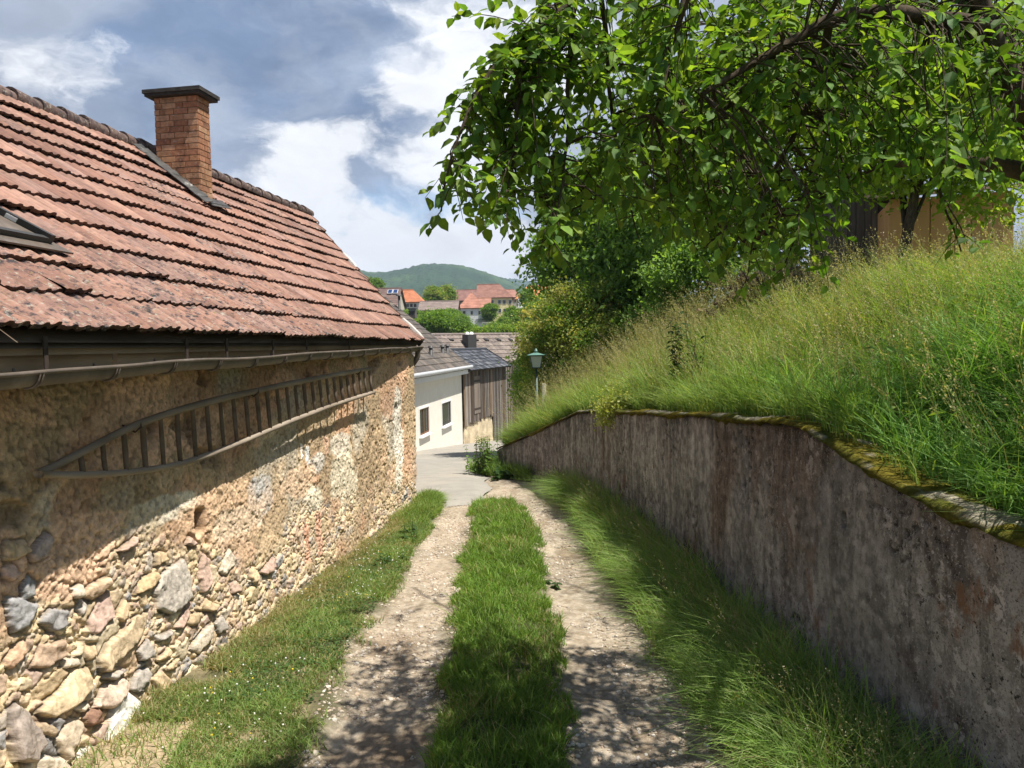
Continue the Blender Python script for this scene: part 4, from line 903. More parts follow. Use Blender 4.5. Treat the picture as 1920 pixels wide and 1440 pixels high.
def build_roof():
    rv = RL/NROW; tw = .225
    prof_t = np.array([0, .04, .07, .15, .19, .26, .34, .40, .44, .52, .56, .64, .72, .80, .85, .93, .97, 1.0])
    prof_h = np.array([.3, .9, 1, 1, .75, .1, .0, .05, .75, .85, .8, .1, .0, .05, .3, .35, .1, .1])*.016
    Vs, Fs, Cs = [], [], []; n = 0; npf = len(prof_t)
    pal = np.array([(.285, .150, .118), (.310, .170, .138), (.260, .138, .112), (.295, .175, .152), (.325, .185, .150), (.275, .155, .130)])
    for r in range(NROW):
        vm_ = (r+.5)*rv; k0 = int(math.floor(umin(vm_+rv/2)/tw)); k1 = int(UL/tw)
        for k in range(k0, k1):
            u0 = k*tw+random.gauss(0, .004); v0 = r*rv+random.gauss(0, .007); sag = (fbm(u0*.45, r*.35, 3, 251)-.5)*.07
            if random.random() < .02: v0 -= random.random()*.05
            lift = .044+abs(random.gauss(0, .010)); c = pal[random.randrange(6)]*random.uniform(.9, 1.1)*np.array([1.0, 1.06, 1.0])
            ageing = float(np.clip(sst(4.5, .0, r+0.0)*sst(1.5, 6, u0)*1.1+.12+.9*sst(.62, .75, fbm(u0*.7+2, r*.6, 3, 256)), 0, 1))
            v_ = np.array([v0-.014, v0+.02, v0+rv*.5, v0+rv+.05]); nn_ = np.array([lift, lift-.002, lift*.55+.004, .004])+sag
            rot = random.gauss(0, .014)
            U = u0+prof_t[:, None]*tw*1.05+0*v_[None]; Vv = v_[None]+(prof_t[:, None]-.5)*rot; Nn = nn_[None]+prof_h[:, None]
            U = np.maximum(U, umin(Vv)-.005)
            if U.max()-U.min() < .01: continue
            P = roofp(U, Vv, Nn)
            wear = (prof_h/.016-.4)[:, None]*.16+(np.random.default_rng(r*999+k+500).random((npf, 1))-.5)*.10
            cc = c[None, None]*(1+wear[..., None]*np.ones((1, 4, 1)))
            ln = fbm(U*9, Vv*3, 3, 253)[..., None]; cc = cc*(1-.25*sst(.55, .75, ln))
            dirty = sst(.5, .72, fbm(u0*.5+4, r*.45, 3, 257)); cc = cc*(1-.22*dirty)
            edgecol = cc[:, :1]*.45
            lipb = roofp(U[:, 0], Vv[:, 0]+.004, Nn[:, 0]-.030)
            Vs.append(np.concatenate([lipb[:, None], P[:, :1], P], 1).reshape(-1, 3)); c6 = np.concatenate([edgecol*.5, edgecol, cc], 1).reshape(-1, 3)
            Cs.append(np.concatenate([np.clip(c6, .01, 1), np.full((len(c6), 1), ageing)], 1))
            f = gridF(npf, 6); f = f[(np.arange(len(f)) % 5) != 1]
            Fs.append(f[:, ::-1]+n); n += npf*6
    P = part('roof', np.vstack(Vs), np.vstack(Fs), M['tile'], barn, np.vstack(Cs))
    # deck under the tiles and the far slope
    mb = MB(); uu = np.linspace(0, 1, 24); vv = np.linspace(0, RL, 8); U_, V_ = np.meshgrid(uu, vv, indexing='ij'); U_ = umin(V_)+.02+(UL-umin(V_))*U_
    mb.add(roofp(U_, V_, -.045).reshape(-1, 3), gridF(24, 8)[:, ::-1], (.3, .2, .15)); mb.add(roofp(U_, V_, -.08).reshape(-1, 3), gridF(24, 8), (.3, .2, .15))
    s2 = math.cos(TH)*lp-math.sin(TH)*Zv; rn2 = math.sin(TH)*lp+math.cos(TH)*Zv
    a = RIDGE-rn2*.02; b = RF-d2*UL; ew = RIDGE-EV; ew = ew*np.array([1, 1, -1]); mb.slab([a, b, b+s2*RL, a+ew], rn2, .04, (.25, .13, .1))
    mb.build('roof_deck', M['old_wood'], P)
    # verge: mortar on the gable edge
    for (v0, v1, c) in ((0, .55, (.50, .46, .42)), (2.1, 2.6, (.5, .48, .45))):
        mb = MB(); q = np.linspace(v0, v1, 6); pts = roofp(umin(q)+.03, q, .045+.006*np.sin(q*9)); mb.tube(pts, [.035, .045, .04, .045, .04, .03], 6, c)
        mb.build('verge_mortar', M['stone'], P)
    mb = MB(); p = roofp(umin(np.array([0, RL]))-.03, np.array([-.03, RL+.02]), -.10)
    mb.slab([p[0], p[0]-d2*.025, p[1]-d2*.025, p[1]], rn, .12, (1, 1, 1)); mb.build('verge_board', M['old_wood'], P)
    # ridge caps
    mb = MB(); nr = int((UL+SKEW)/.36)
    for k in range(nr):
        u0, u1 = k*.36, k*.36+.40; g = random.gauss(0, .008); sg = (fbm(u0*.5, 3.3, 3, 251)-.5)*.07; a = RIDGE-d2*u0+Zv*(.03+g+sg); b = RIDGE-d2*u1+Zv*(.048+g+sg)
        c = np.array([.15, .105, .092])*random.uniform(.7, 1.2)
        ph = np.linspace(-.5, math.pi+.5, 11); ring = []
        for p, rr in ((a, .092), (b, .108)):
            ring.append(p[None]+lp[None]*np.cos(ph)[:, None]*rr*1.15+Zv[None]*np.sin(ph)[:, None]*rr)
        ring.insert(1, ring[0]*.2+ring[1]*.8)
        c4 = np.append(c, .6)
        mb.add(np.stack(ring, 0).reshape(-1, 3), gridF(3, 11), c)
        mb.add(np.vstack([ring[2], (b+0*ring[2])*.25+ring[2]*.75]), gridF(2, 11), c*.6)
    mb.build('ridge', M['tile'], P, True)
    # boards under the eave and rafter ends
    mb = MB()
    p = roofp(np.array([.02, UL]), np.array([.03, .03]), np.array([-.085, -.085]))
    mb.slab([p[0], p[1], p[1]-Zv*.05, p[0]-Zv*.05], le, .03, (1, 1, 1))
    for k in range(9):
        a = EV-de*(k*1.15+.1)+le*.14-Zv*.04; mb.box(a-Zv*.09-de*.5, (1.1, .028, .10), [de, le, Zv])
    mb.build('eave_board', M['eave_wood'], barn)
    return P
ROOF = build_roof()

def build_chimney():
    u2, v2 = roof_uv(377, 381); K = roofp(u2, v2)            # bottom corner between the near and the right face
    sH = slope_at(u2)*np.array([1, 1, 0]); lp = sH/np.linalg.norm(sH); d2 = np.array([lp[1], -lp[0], 0]); pitch = math.atan2(slope_at(u2)[2], np.linalg.norm(sH))
    zt = at(362, 178, K[1])[2]
    W = 0.60; Dp = 0.46
    for _ in range(40):                                       # widths from the pixel columns seen at y=200
        z = at(363, 200, K[1])[2]; kx = proj((K[0], K[1], z))[0]
        pw = K+lp*W; pd = K+d2*Dp
        W *= (kx-290)/(kx-proj((pw[0], pw[1], z))[0])
        Dp *= (392-kx)/(proj((pd[0], pd[1], z))[0]-kx)
    print('CHIMNEY', K, W, Dp, zt-K[2], 'RL', RL, 'SKEW', SKEW)
    mb = MB(); core = MB()
    z0 = K[2]-.25; z1 = zt
    cen = K+lp*W/2+d2*Dp/2
    core.box([cen[0], cen[1], (z0+z1)/2], (W-.02, Dp-.02, z1-z0), [lp, d2, Zv], (.46, .38, .30)); 
    hgt = .077; nr = int((z1-z0)/hgt)
    pal = [(.36, .185, .10), (.40, .215, .12), (.32, .15, .085), (.43, .25, .15), (.35, .17, .10)]
    for r in range(nr):
        zc = z1-(r+.5)*hgt
        for (o, ax, ln, nrm, dep) in ((K, lp, W, -d2, Dp), (K, d2, Dp, -lp, W), (K+d2*Dp, lp, W, d2, Dp), (K+lp*W, d2, Dp, lp, W)):
            x = 0 if r % 2 else -.065; 
            while x < ln-.01:
                bl = .20 if (r % 2 == 0 or random.random() < .75) else .10
                a = max(x, 0.0)+.004; b = min(x+bl, ln)-.004
                if b-a > .02:
                    cc = np.array(random.choice(pal))*random.uniform(.85, 1.15); p = o+ax*(a+b)/2-nrm*.02+nrm*random.gauss(0, .0015)
                    mb.box([p[0], p[1], zc], (b-a, .052, hgt-.011), [ax, nrm, Zv], cc)
                x += bl
    ch = core.build('chimney', M['brick'], ROOF)
    mb.build('brickwork', M['brick'], barn)
    # cover slab
    cp = MB(); ov = .085
    zb = z1; 
    for (e, za, zz) in ((ov, zb, zb+.035), (ov+.02, zb+.035, zb+.085)):
        cp.box([cen[0], cen[1], (za+zz)/2+.001], (W+2*e, Dp+2*e, zz-za-.002), [lp, d2, Zv])
    cp.build('chimney_slab', M['dark_slab'], barn)
    # lead flashing: strips along the near and lower sides
    fl = MB()
    uK, vK = u2, v2
    vtop = min(vK+W/math.cos(pitch), RL-.3); rn = norm_at(u2)
    def strip_(ua, ub, va, vb, n0=.058, n1=.09, nseg=14):
        U = np.linspace(0, 1, nseg); 
        for k in range(nseg-1):
            a, b = U[k], U[k+1]
            q = [roofp(np.array(ua), np.array(va+(vb-va)*a), np.array(n0+random.random()*.012)), roofp(np.array(ub), np.array(va+(vb-va)*a), np.array(n1+random.random()*.02)),
                 roofp(np.array(ub), np.array(va+(vb-va)*b), np.array(n1+random.random()*.02)), roofp(np.array(ua), np.array(va+(vb-va)*b), np.array(n0+random.random()*.012))]
            fl.slab(q, rn, .008)
    strip_(uK+.15, uK-.01, vK-.12, min(vtop+.35, RL-.12), .07, .11)
    strip_(uK+.02, uK-Dp-.16, vK-.16, vK+.02, .07, .10, 4)
    strip_(uK-Dp-.12, uK-Dp+.01, vK-.14, vtop+.1)
    fl.build('flashing', M['lead'], barn)
build_chimney()

def build_hatch():
    # low metal roof hatch at the left edge of the picture
    u0, v0 = roof_uv(126, 496); w_, hh = .95, .85; u9, v9 = roof_uv(4, 436); SKH = (u9-u0-.08)/(v9-v0-.05)
    def blk(mb, ua, ub, va, vb, n0, n1, sh=0.0):
        b = [roofp(u0+a+SKH*v, v0+v, n0) for a, v in ((ua, va), (ub, va), (ub, vb), (ua, vb))]; t = [roofp(u0+a+SKH*v, v0+v, n1) for a, v in ((ua+sh, va+sh), (ub-sh, va+sh), (ub-sh, vb-sh), (ua+sh, vb-sh))]
        mb.hexa(b[::-1], t[::-1])
    mb = MB(); blk(mb, 0, w_+.2, 0, hh+.2, .078, .090); ap = mb.build('hatch_apron', M['gutter'], barn)
    mb = MB(); blk(mb, .07, .11, .07, hh, .091, .150); blk(mb, w_-.04, w_, .07, hh, .091, .150); blk(mb, .112, w_-.042, hh-.04, hh, .091, .150); blk(mb, .112, w_-.042, .07, .10, .091, .125)
    f = mb.build('roof_hatch', M['dark_metal'], barn)
    mb = MB(); blk(mb, .115, w_-.045, .105, hh-.045, .092, .112, .01); mb.build('hatch_lid', M['gutter'], f)
    for (v, ln, nz) in ((.22, .07, .15), (.42, .10, .16), (.60, .06, .15)):
        mb = MB(); blk(mb, .112, .117, v, v+ln*.7, .113, nz-.01); mb.build('paint_flake', M['white'], f)
build_hatch()

def build_gutter():
    # half-round, falling towards the camera
    far = on_plane(786, 650, EV+le*.045, -le); rr = .066
    nearp = on_plane(2, 700, EV+le*.045, -le); t_ = (nearp-far); ln = np.linalg.norm(t_); t_ /= ln; ln *= 1.45
    n_ = 120; S = np.linspace(0, ln, n_); sag = (fbm(S*.8, S*0, 3, 261)-.5)*.03
    ph = np.linspace(math.pi, 2*math.pi, 13); P = []
    Cc = far[None]+t_[None]*S[:, None]+Zv[None]*sag[:, None]
    ring = Cc[:, None]+le[None, None]*np.cos(ph)[None, :, None]*rr+Zv[None, None]*np.sin(ph)[None, :, None]*rr*1.1
    inner = Cc[:, None]+le[None, None]*np.cos(ph[::-1])[None, :, None]*(rr-.006)+Zv[None, None]*np.sin(ph[::-1])[None, :, None]*(rr-.006)*1.1
    mb = MB(); mb.add(np.concatenate([ring, inner], 1).reshape(-1, 3), gridF(n_, 26)[:, ::-1])
    mb.add(ring[0], [[k, k+1, 12-k-1, 12-k] for k in range(6)])
    bead = Cc-le*rr; mb.tube(bead, .012, 7)
    g = mb.build('gutter', M['gutter'], barn, True)
    # brackets
    for k in range(22):
        s = .25+k*.62
        if s > ln: break
        c = far+t_*s+Zv*np.interp(s, S, sag); mb = MB()
        pts = c[None]+le[None]*np.cos(ph)[:, None]*(rr+.006)+Zv[None]*np.sin(ph)[:, None]*(rr+.006)*1.1
        for d_ in (-.012, .012): mb.tube(pts+t_*d_, .006, 5)
        mb.tube(np.vstack([pts[-1]+t_*0, pts[-1]+Zv*.02+le*.01]), .007, 5)
        mb.build('bracket', M['gutter'], g)
    for px_, s in zip((85, 350, 425, 512, 575, 655), range(6)):
        P = on_plane(px_, 652, EV+le*.02, -le); mb = MB(); ztop_ = EV[2]-.02
        sdist = float((P-far)@t_); c = far+t_*sdist
        mb.box((c+np.array([P[0], P[1], c[2]]))/2*0+np.array([P[0], P[1], (ztop_+c[2]-.01)/2]), (.008, .03, ztop_-c[2]+.04), [le, de, Zv]); mb.build('hanger', M['iron'], g)
    # outlet and swan-neck at the far end
    e0 = far+t_*.12-Zv*rr; wl = np.array([WC[0]+.02, WC[1]+.02, 0])
    mb = MB(); tgt = np.array([WC[0]-.06, WC[1]+.08, e0[2]-.30])
    pts = [e0+Zv*.03, e0-Zv*.08, e0-Zv*.16+(tgt-e0)*np.array([.3, .3, 0]), tgt+Zv*.06-(tgt-e0)*np.array([.25, .25, 0]), tgt, tgt+np.array([-.10, .03, -.04])]
    P = np.array(pts); tt = np.linspace(0, len(P)-1, 24); P2 = np.stack([np.interp(tt, np.arange(len(P)), P[:, k]) for k in range(3)], 1)
    for _ in range(3): P2[1:-1] = (P2[:-2]+P2[1:-1]*2+P2[2:])/4
    mb.tube(P2, .045, 10); mb.build('downpipe', M['gutter'], g, True)
build_gutter()

# ------------------------------------------------------------------ wooden rack hanging on the wall
def build_rack():
    hd = np.array([math.sin(HW), math.cos(HW), 0]); nn = np.array([math.cos(HW), -math.sin(HW), 0]); w0 = np.array([WC[0], WC[1], 0])
    def onw(px, py, o): return on_plane(px, py, w0+nn*o, nn)
    up = [(68, 889), (100, 876), (150, 850), (215, 815), (262, 793), (340, 767), (425, 745), (520, 724), (610, 706), (695, 691)]
    lo = [(70, 891), (130, 892), (215, 888), (280, 881), (340, 870), (400, 850), (470, 822), (540, 792), (610, 765), (660, 748), (702, 735)]
    U = np.array([onw(x, y, .11) for x, y in up]); Lw = np.array([onw(x, y, o_) for (x, y), o_ in zip(lo, (.13, .13, .13, .135, .14, .145, .15, .15, .15, .15, .15))]); 
    Lw[0] = U[0]+nn*.03; 
    root = thing('hay_rack', 'long weathered wooden hay rack hanging sideways on the stone wall', 'hay rack', U.mean(0))
    def smooth(P, n=70):
        s = np.concatenate([[0], np.cumsum(np.linalg.norm(np.diff(P, axis=0), axis=1))]); q = np.linspace(0, s[-1], n); Q = np.stack([np.interp(q, s, P[:, k]) for k in range(3)], 1)
        for _ in range(6): Q[1:-1] = (Q[:-2]+2*Q[1:-1]+Q[2:])/4
        return Q
    Us, Ls = smooth(U), smooth(Lw); jit = lambda n: (fbm(np.arange(n)*.3, np.zeros(n), 3, 271)-.5)*.008
    mb = MB(); mb.tube(Us, .026+jit(70)+.004*np.sin(np.linspace(0, 3.1, 70)), 9); mb.build('upper_rail', M['rack_wood'], root, True)
    mb = MB(); mb.tube(Ls, .024+jit(70), 9); mb.build('lower_rail', M['rack_wood'], root, True)
    su = (Us-Us[0])@hd; sl = (Ls-Ls[0])@hd; tot = min(su[-1], sl[-1])
    for k in range(27):
        s = .36+k*(tot-.42)/26
        a = np.array([np.interp(s+.0, su, Us[:, j]) for j in range(3)]); b = np.array([np.interp(s-.03*min(1, s/1.5), sl, Ls[:, j]) for j in range(3)])
        if np.linalg.norm(a-b) < .05: continue
        r0 = .015+random.random()*.004; mid = (a+b)/2+hd*random.gauss(0, .006); mb = MB(); mb.tube([a, mid, b], [r0, r0*1.1, r0*.95], 7, cap=True); mb.build('rung', M['old_wood'], root, True)
    # iron hooks that carry it
    for s in (.9, 2.6, tot-.5):
        a = np.array([np.interp(s, su, Us[:, j]) for j in range(3)]); mb = MB(); mb.tube([a-nn*.13+Zv*.02, a-Zv*.045+nn*.0, a+nn*.045-Zv*.01, a+nn*.045+Zv*.03], .007, 6); mb.build('hook', M['iron'], root)
build_rack()
# ------------------------------------------------------------------ helpers for buildings
def tiled(mb, p0, eu, ev, en, lu, lv, tw, th, pal, rise=.03, prof=.018, skip=None):
    """rows of overlapping ribbed tiles on the plane p0 + u*eu + v*ev"""
    nu, nv = max(1, round(lu/tw)), max(1, round(lv/th)); tw, th = lu/nu, lv/nv; pal = np.array(pal)
    pt = np.array([0, .2, .35, .5, .65, .8, 1.0]); ph = np.array([.2, .9, 1, .3, 0, .0, .2])*prof
    for r in range(nv):
        for k in range(nu):
            u = k*tw; v = r*th; c = pal[random.randrange(len(pal))]*random.uniform(.85, 1.15)
            U = u+pt[:, None]*tw+0*np.zeros((1, 2)); V = np.array([[v-.01, v+th+.02]])+0*U; Nn = np.array([[rise, .002]])+ph[:, None]
            P = p0+U[..., None]*eu+V[..., None]*ev+Nn[..., None]*en
            lip = p0+U[:, :1, None]*eu+V[:, :1, None]*ev+(Nn[:, :1]-rise*.9)[..., None]*en
            mb.add(np.concatenate([lip, P[:, :1], P], 1).reshape(-1, 3), [f for q, f in enumerate(gridF(7, 4)[:, ::-1]) if q % 3 != 1], c)
def unit(v): v = np.asarray(v, float); return v/np.linalg.norm(v)
def window_part(root, c, ax, n, w_, h_, frame_m='white', sash_m='window_wood', pane_m='pane', two=True, reveal=.10, sur=.07):
    """ax along the wall, n outward; c centre on the wall face"""
    mb = MB(); c = np.asarray(c, float)
    for (du, dz, a, b) in ((-(w_+sur)/2, 0, sur, h_+2*sur), ((w_+sur)/2, 0, sur, h_+2*sur), (0, (h_+sur)/2, w_, sur), (0, -(h_+sur)/2, w_, sur)):
        mb.box(c+ax*du+Zv*dz+n*.006, (a, .05, b), [ax, n, Zv])
    f = mb.build('window', M[frame_m], root)
    mb = MB(); mb.box(c-Zv*(h_/2+sur*.5+.035)+n*.07, (w_+2*sur+.06, .14, .03), [ax, n, Zv]); mb.build('sill', M['white_metal'], f)
    mb = MB(); s = .06; q = c-n*.03
    for (du, dz, a, b) in ((-(w_-s)/2, 0, s, h_), ((w_-s)/2, 0, s, h_), (0, (h_-s)/2, w_-2*s, s), (0, -(h_-s)/2, w_-2*s, s)):
        mb.box(q+ax*du+Zv*dz, (a, .04, b), [ax, n, Zv])
    if two: mb.box(q, (s*1.2, .045, h_-2*s), [ax, n, Zv])
    mb.build('sash', M[sash_m], f)
    mb = MB(); mb.box(q-n*.01, (w_-2*s, .012, h_-2*s), [ax, n, Zv]); mb.build('pane', M[pane_m], f)
    return f

# ------------------------------------------------------------------ cream house
HC = math.atan((1158-960)/FPX)
def cream_house():
    dC = np.array([math.sin(HC), math.cos(HC), 0]); lC = np.array([-math.cos(HC), math.sin(HC), 0]); nC = -lC
    A = gpt(781, 847); Bp = on_plane(868, 830, A, nC)                    # foot of the wall, near and far
    Bq = on_plane(868, 700, A, nC); zE = on_plane(800, 703, A, nC)[2]      # eave height
    L = float((Bp-A)@dC); A0 = A-dC*5.0; LL = L+5.0
    root = thing('cream_house', 'cream rendered house with two small windows and grey tiled roof beside the road', 'house', A)
    # wall with real openings: strips around the windows
    wins = []
    for (x0, y0, x1, y1) in ((786, 765, 804, 814), (828, 754, 845, 796)):
        a = on_plane(x0, (y0+y1)/2, A, nC); b = on_plane(x1, (y0+y1)/2, A, nC); u0, u1 = float((a-A0)@dC), float((b-A0)@dC)
        t = on_plane((x0+x1)/2, y0, A, nC)[2]; bt = on_plane((x0+x1)/2, y1, A, nC)[2]; wins.append((u0, u1, bt, t))
    mb = MB(); D = 9.5; zb = -4.5; th = .18
    us = sorted({0, LL, *[w_[0] for w_ in wins], *[w_[1] for w_ in wins]}); 
    def blk(u0, u1, z0, z1): 
        if z1-z0 > .01: mb.box(A0+dC*(u0+u1)/2+lC*th/2-Zv*A0[2]+Zv*(z0+z1)/2, (u1-u0, th, z1-z0), [dC, lC, Zv])
    for a, b in zip(us[:-1], us[1:]):
        hit = [w_ for w_ in wins if abs(w_[0]-a) < 1e-6]
        if hit: blk(a, b, zb, hit[0][2]); blk(a, b, hit[0][3], zE)
        else: blk(a, b, zb, zE)
    for u in (0, LL-th):
        mb.box(A0+dC*(u+th/2)+lC*(D/2)-Zv*A0[2]+Zv*(zb+zE)/2, (th-.01, D-2*th, zE-zb-.01), [dC, lC, Zv])
    mb.box(A0+dC*LL/2+lC*(D-th/2)-Zv*A0[2]+Zv*(zb+zE)/2, (LL, th, zE-zb), [dC, lC, Zv])
    w_ = mb.build('wall', M['cream'], root)
    for k, (u0, u1, b, t) in enumerate(wins):
        window_part(root, A0+dC*(u0+u1)/2-Zv*A0[2]+Zv*(b+t)/2, dC, nC, u1-u0, t-b, pane_m='pane', sash_m='window_wood' if k == 0 else 'dark_metal', two=(k == 0))
        if k == 0:
            m2 = MB(); c = A0+dC*(u0+(u1-u0)*.30)-Zv*A0[2]+Zv*(b+(t-b)*.36)+lC*.06; m2.box(c, ((u1-u0)*.34, .02, (t-b)*.5), [dC, lC, Zv]); m2.build('curtain', M['curtain'], root)
    # roof
    th_ = R(39.5); sl = math.cos(th_)*lC+math.sin(th_)*Zv; rn_ = -math.sin(th_)*lC+math.cos(th_)*Zv
    P0 = A0-Zv*A0[2]+Zv*(zE+.16)-lC*.42; P0 = P0-dC*.3; lu = LL+.55; lv = 7.3
    mb = MB(); tiled(mb, P0, dC, sl, rn_, lu, lv, .36, .36, [(.105, .092, .082), (.13, .11, .095), (.092, .082, .076), (.15, .125, .105)], .035, .025)
    rf = mb.build('roof', M['grey_tile'], root)
    mb = MB(); q = [P0-rn_*.05, P0+dC*lu-rn_*.05, P0+dC*lu+sl*lv-rn_*.05, P0+sl*lv-rn_*.05]; mb.slab(q, rn_, .045, (.2, .17, .15))
    s2 = math.cos(th_)*lC-math.sin(th_)*Zv; r2 = math.sin(th_)*lC+math.cos(th_)*Zv; a = P0+sl*lv; mb.slab([a+dC*lu, a, a+s2*lv, a+dC*lu+s2*lv][::-1], r2, -.05, (.19, .16, .15))
    mb.build('roof_deck', M['grey_tile'], rf)
    # gable of the far end
    mb = MB(); g = A0+dC*(LL-.02)-Zv*A0[2]+Zv*zE; top = g+lC*(D/2)+Zv*(D/2)*math.tan(th_)*.98
    mb.add([g, g+lC*D, top], [[0, 1, 2]]); mb.build('gable', M['cream'], root)
    # gutter and white fascia
    mb = MB(); e = P0-lC*.07-Zv*.05; mb.tube([e-dC*0, e+dC*lu], .085, 10); mb.build('gutter', M['white_metal'], root, True)
    mb = MB(); f0 = A0-Zv*A0[2]+Zv*(zE-.12)-lC*.34; mb.box(f0+dC*(LL/2), (LL+.1, .03, .20), [dC, lC, Zv]); mb.box(f0+dC*(LL/2)+lC*.175-Zv*.06, (LL+.1, .31, .03), [dC, lC, Zv]); mb.build('fascia', M['white'], root)
    # vent pipes on the roof
    for (px, py) in ((808, 667), (830, 664), (839, 662)):
        p = on_plane(px, py, P0, rn_); mb = MB(); mb.tube([p-Zv*.1, p+Zv*.36], .085, 10); mb.tube([p+Zv*.34, p+Zv*.42], .12, 10); mb.build('vent_pipe', M['dark_metal'], root, True)
    # flue with cage near the verge
    p = on_plane(774, 590, P0, rn_); mb = MB(); mb.box(p+Zv*.0, (.34, .34, .36), [dC, lC, Zv], (.12, .11, .10)); mb.box(p+Zv*.235, (.32, .32, .10), [dC, lC, Zv], (.35, .34, .33)); mb.box(p+Zv*.31, (.44, .44, .045), [dC, lC, Zv], (.1, .1, .1)); mb.build('chimney', M['grey_tile'], root)
    p = on_plane(749, 582, P0, rn_); mb = MB(); mb.tube([p-Zv*.2, p+Zv*.72], .06, 8); mb.tube([p+Zv*.72, p+Zv*.78], .16, 8); mb.build('flue', M['dark_metal'], root, True)
    return dC, lC, A0, LL, zE
CR = cream_house()

# ------------------------------------------------------------------ wooden barn
def wooden_barn():
    dC, lC, A0, LL, zE = CR
    a = A0+dC*(LL+.25)-lC*.02; HBN = R(15.5); dC = np.array([math.sin(HBN), math.cos(HBN), 0]); lC = np.array([-math.cos(HBN), math.sin(HBN), 0]); n1 = -lC
    b = on_plane(925, 828, a, n1); c = on_plane(990, 820, a, n1); L1 = float((b-a)@dC); L2 = float((c-b)@dC)
    E1 = on_plane(959, 686, a-lC*.40, n1); E0 = a-lC*.40; E0[2] = E1[2]; E0 = E0-dC*.25
    zt1 = E1[2]+.16; zb = -5.5
    root = thing('wooden_barn', 'small weathered plank barn on a pale stone base with a slate-coloured roof', 'barn', (b[0]-1, b[1], -3.3))
    # stone base under the first stretch
    zs0 = on_plane(868, 801, a, n1)[2]; zs1 = on_plane(925, 777, a, n1)[2]
    mb = MB(); s = np.linspace(0, L1, 60); v = np.linspace(0, 1, 50); S, Vv = np.meshgrid(s, v, indexing='ij'); zz = zb+(zs0+.25+(zs1-zs0)*S/L1-zb)*Vv
    o = (fbm(S*2.5, zz*2.5, 4, 311)-.5)*.12-.03; P = a+S[..., None]*dC-lC*o[..., None]; P[..., 2] = zz
    cc = np.array([.56, .46, .31])*(.6+.8*fbm(S*2.5, zz*2.5, 4, 312))[..., None]
    mb.add(P.reshape(-1, 3), gridF(60, 50), cc.reshape(-1, 3)); mb.build('stone_base', M['rubble'], root, True)
    # planks
    def planks(p0, ax, n, L_, zlo, zhi, dark=1.0, name='plank_wall', pw=.13, seed=0):
        r_ = random.Random(seed); mb = MB(); x = 0
        while x < L_:
            w_ = pw*r_.uniform(.7, 1.3); u = x+w_/2; z0 = zlo(u)+r_.uniform(-.1, .1); z1 = zhi(u)
            g = r_.uniform(.4, 1.1)*dark; base = np.array(r_.choice([(.20, .165, .14), (.28, .25, .225), (.12, .09, .07), (.33, .30, .27), (.21, .145, .095), (.24, .205, .175), (.16, .13, .11)]))*g
            k = r_.uniform(-.015, .015); lo = np.array([p0[0], p0[1], 0])+ax*u
            bb = [lo+ax*(-w_/2+.006)+n*.0+Zv*z0, lo+ax*(w_/2-.006)+Zv*z0, lo+ax*(w_/2-.006)+n*(.035+k)+Zv*z0, lo+ax*(-w_/2+.006)+n*(.035-k)+Zv*z0]
            tt = [q+Zv*(z1-z0)+ax*r_.uniform(-.012, .012) for q in bb]
            mb.hexa(bb, tt, base); x += w_
        mb.build(name, M['grey_wood'], root)
    planks(a, dC, n1, L1, lambda u: zs0+(zs1-zs0)*u/L1, lambda u: zt1, 1.15, seed=3)
    planks(b, dC, n1, L2, lambda u: -5.2, lambda u: zt1, .85, seed=5)
    mb = MB(); q = np.array([a+lC*.14, c+lC*.14, c+lC*5, a+lC*5]); q[:, 2] = zb; t = q.copy(); t[:, 2] = zt1-.02; mb.hexa(q, t, (.07, .05, .04)); mb.build('inner_wall', M['grey_wood'], root)
    # door-like hatch in the planks
    p = on_plane(893, 735, a, n1)
    mb = MB(); z0, z1 = on_plane(893, 775, a, n1)[2], on_plane(893, 705, a, n1)[2]
    for k in range(7): mb.box([p[0]+dC[0]*(k-3)*.15-lC[0]*.052, p[1]+dC[1]*(k-3)*.15-lC[1]*.052, (z0+z1)/2], (.142, .03, z1-z0), [dC, lC, Zv], np.array([.2, .165, .135])*random.uniform(.8, 1.2))
    d_ = mb.build('plank_door', M['grey_wood'], root)
    for zz in (z0+.25, z1-.25):
        mb = MB(); mb.box([p[0]-lC[0]*.075, p[1]-lC[1]*.075, zz], (1.0, .012, .09), [dC, lC, Zv]); mb.build('hinge', M['iron'], d_)
    # roof: eave along the first side, ridge further back, dark tiles
    th_ = R(33); ax = dC; lu = float((E1-E0)@dC); pl = lC
    sl = math.cos(th_)*pl+math.sin(th_)*Zv; rn_ = unit(np.cross(ax, sl)); lv = 0
    R1 = None
    for t in np.linspace(.5, 8, 300):
        if proj(E1+sl*t)[1] < 655: lv = t; break
    mb = MB(); tiled(mb, E0, ax, sl, rn_, lu, lv, .30, .34, [(.055, .06, .072), (.075, .08, .095), (.045, .048, .058), (.12, .125, .14)], .04, .03)
    rf = mb.build('roof', M['grey_tile'], root)
    mb = MB(); mb.slab([E0-rn_*.06, E1-rn_*.06, E1+sl*lv-rn_*.06, E0+sl*lv-rn_*.06], rn_, .05, (.08, .07, .06)); s2 = math.cos(th_)*pl-math.sin(th_)*Zv; a2 = E0+sl*lv; b2 = E1+sl*lv; r2 = unit(np.cross(ax, s2)); mb.slab([a2, b2, b2+s2*lv, a2+s2*lv], r2, .05, (.08, .075, .07)); mb.build('roof_deck', M['grey_wood'], rf)
    mb = MB(); mb.tube([a2+Zv*.03, b2+Zv*.03], .09, 8, (.07, .075, .085)); mb.build('ridge', M['grey_tile'], rf, True)
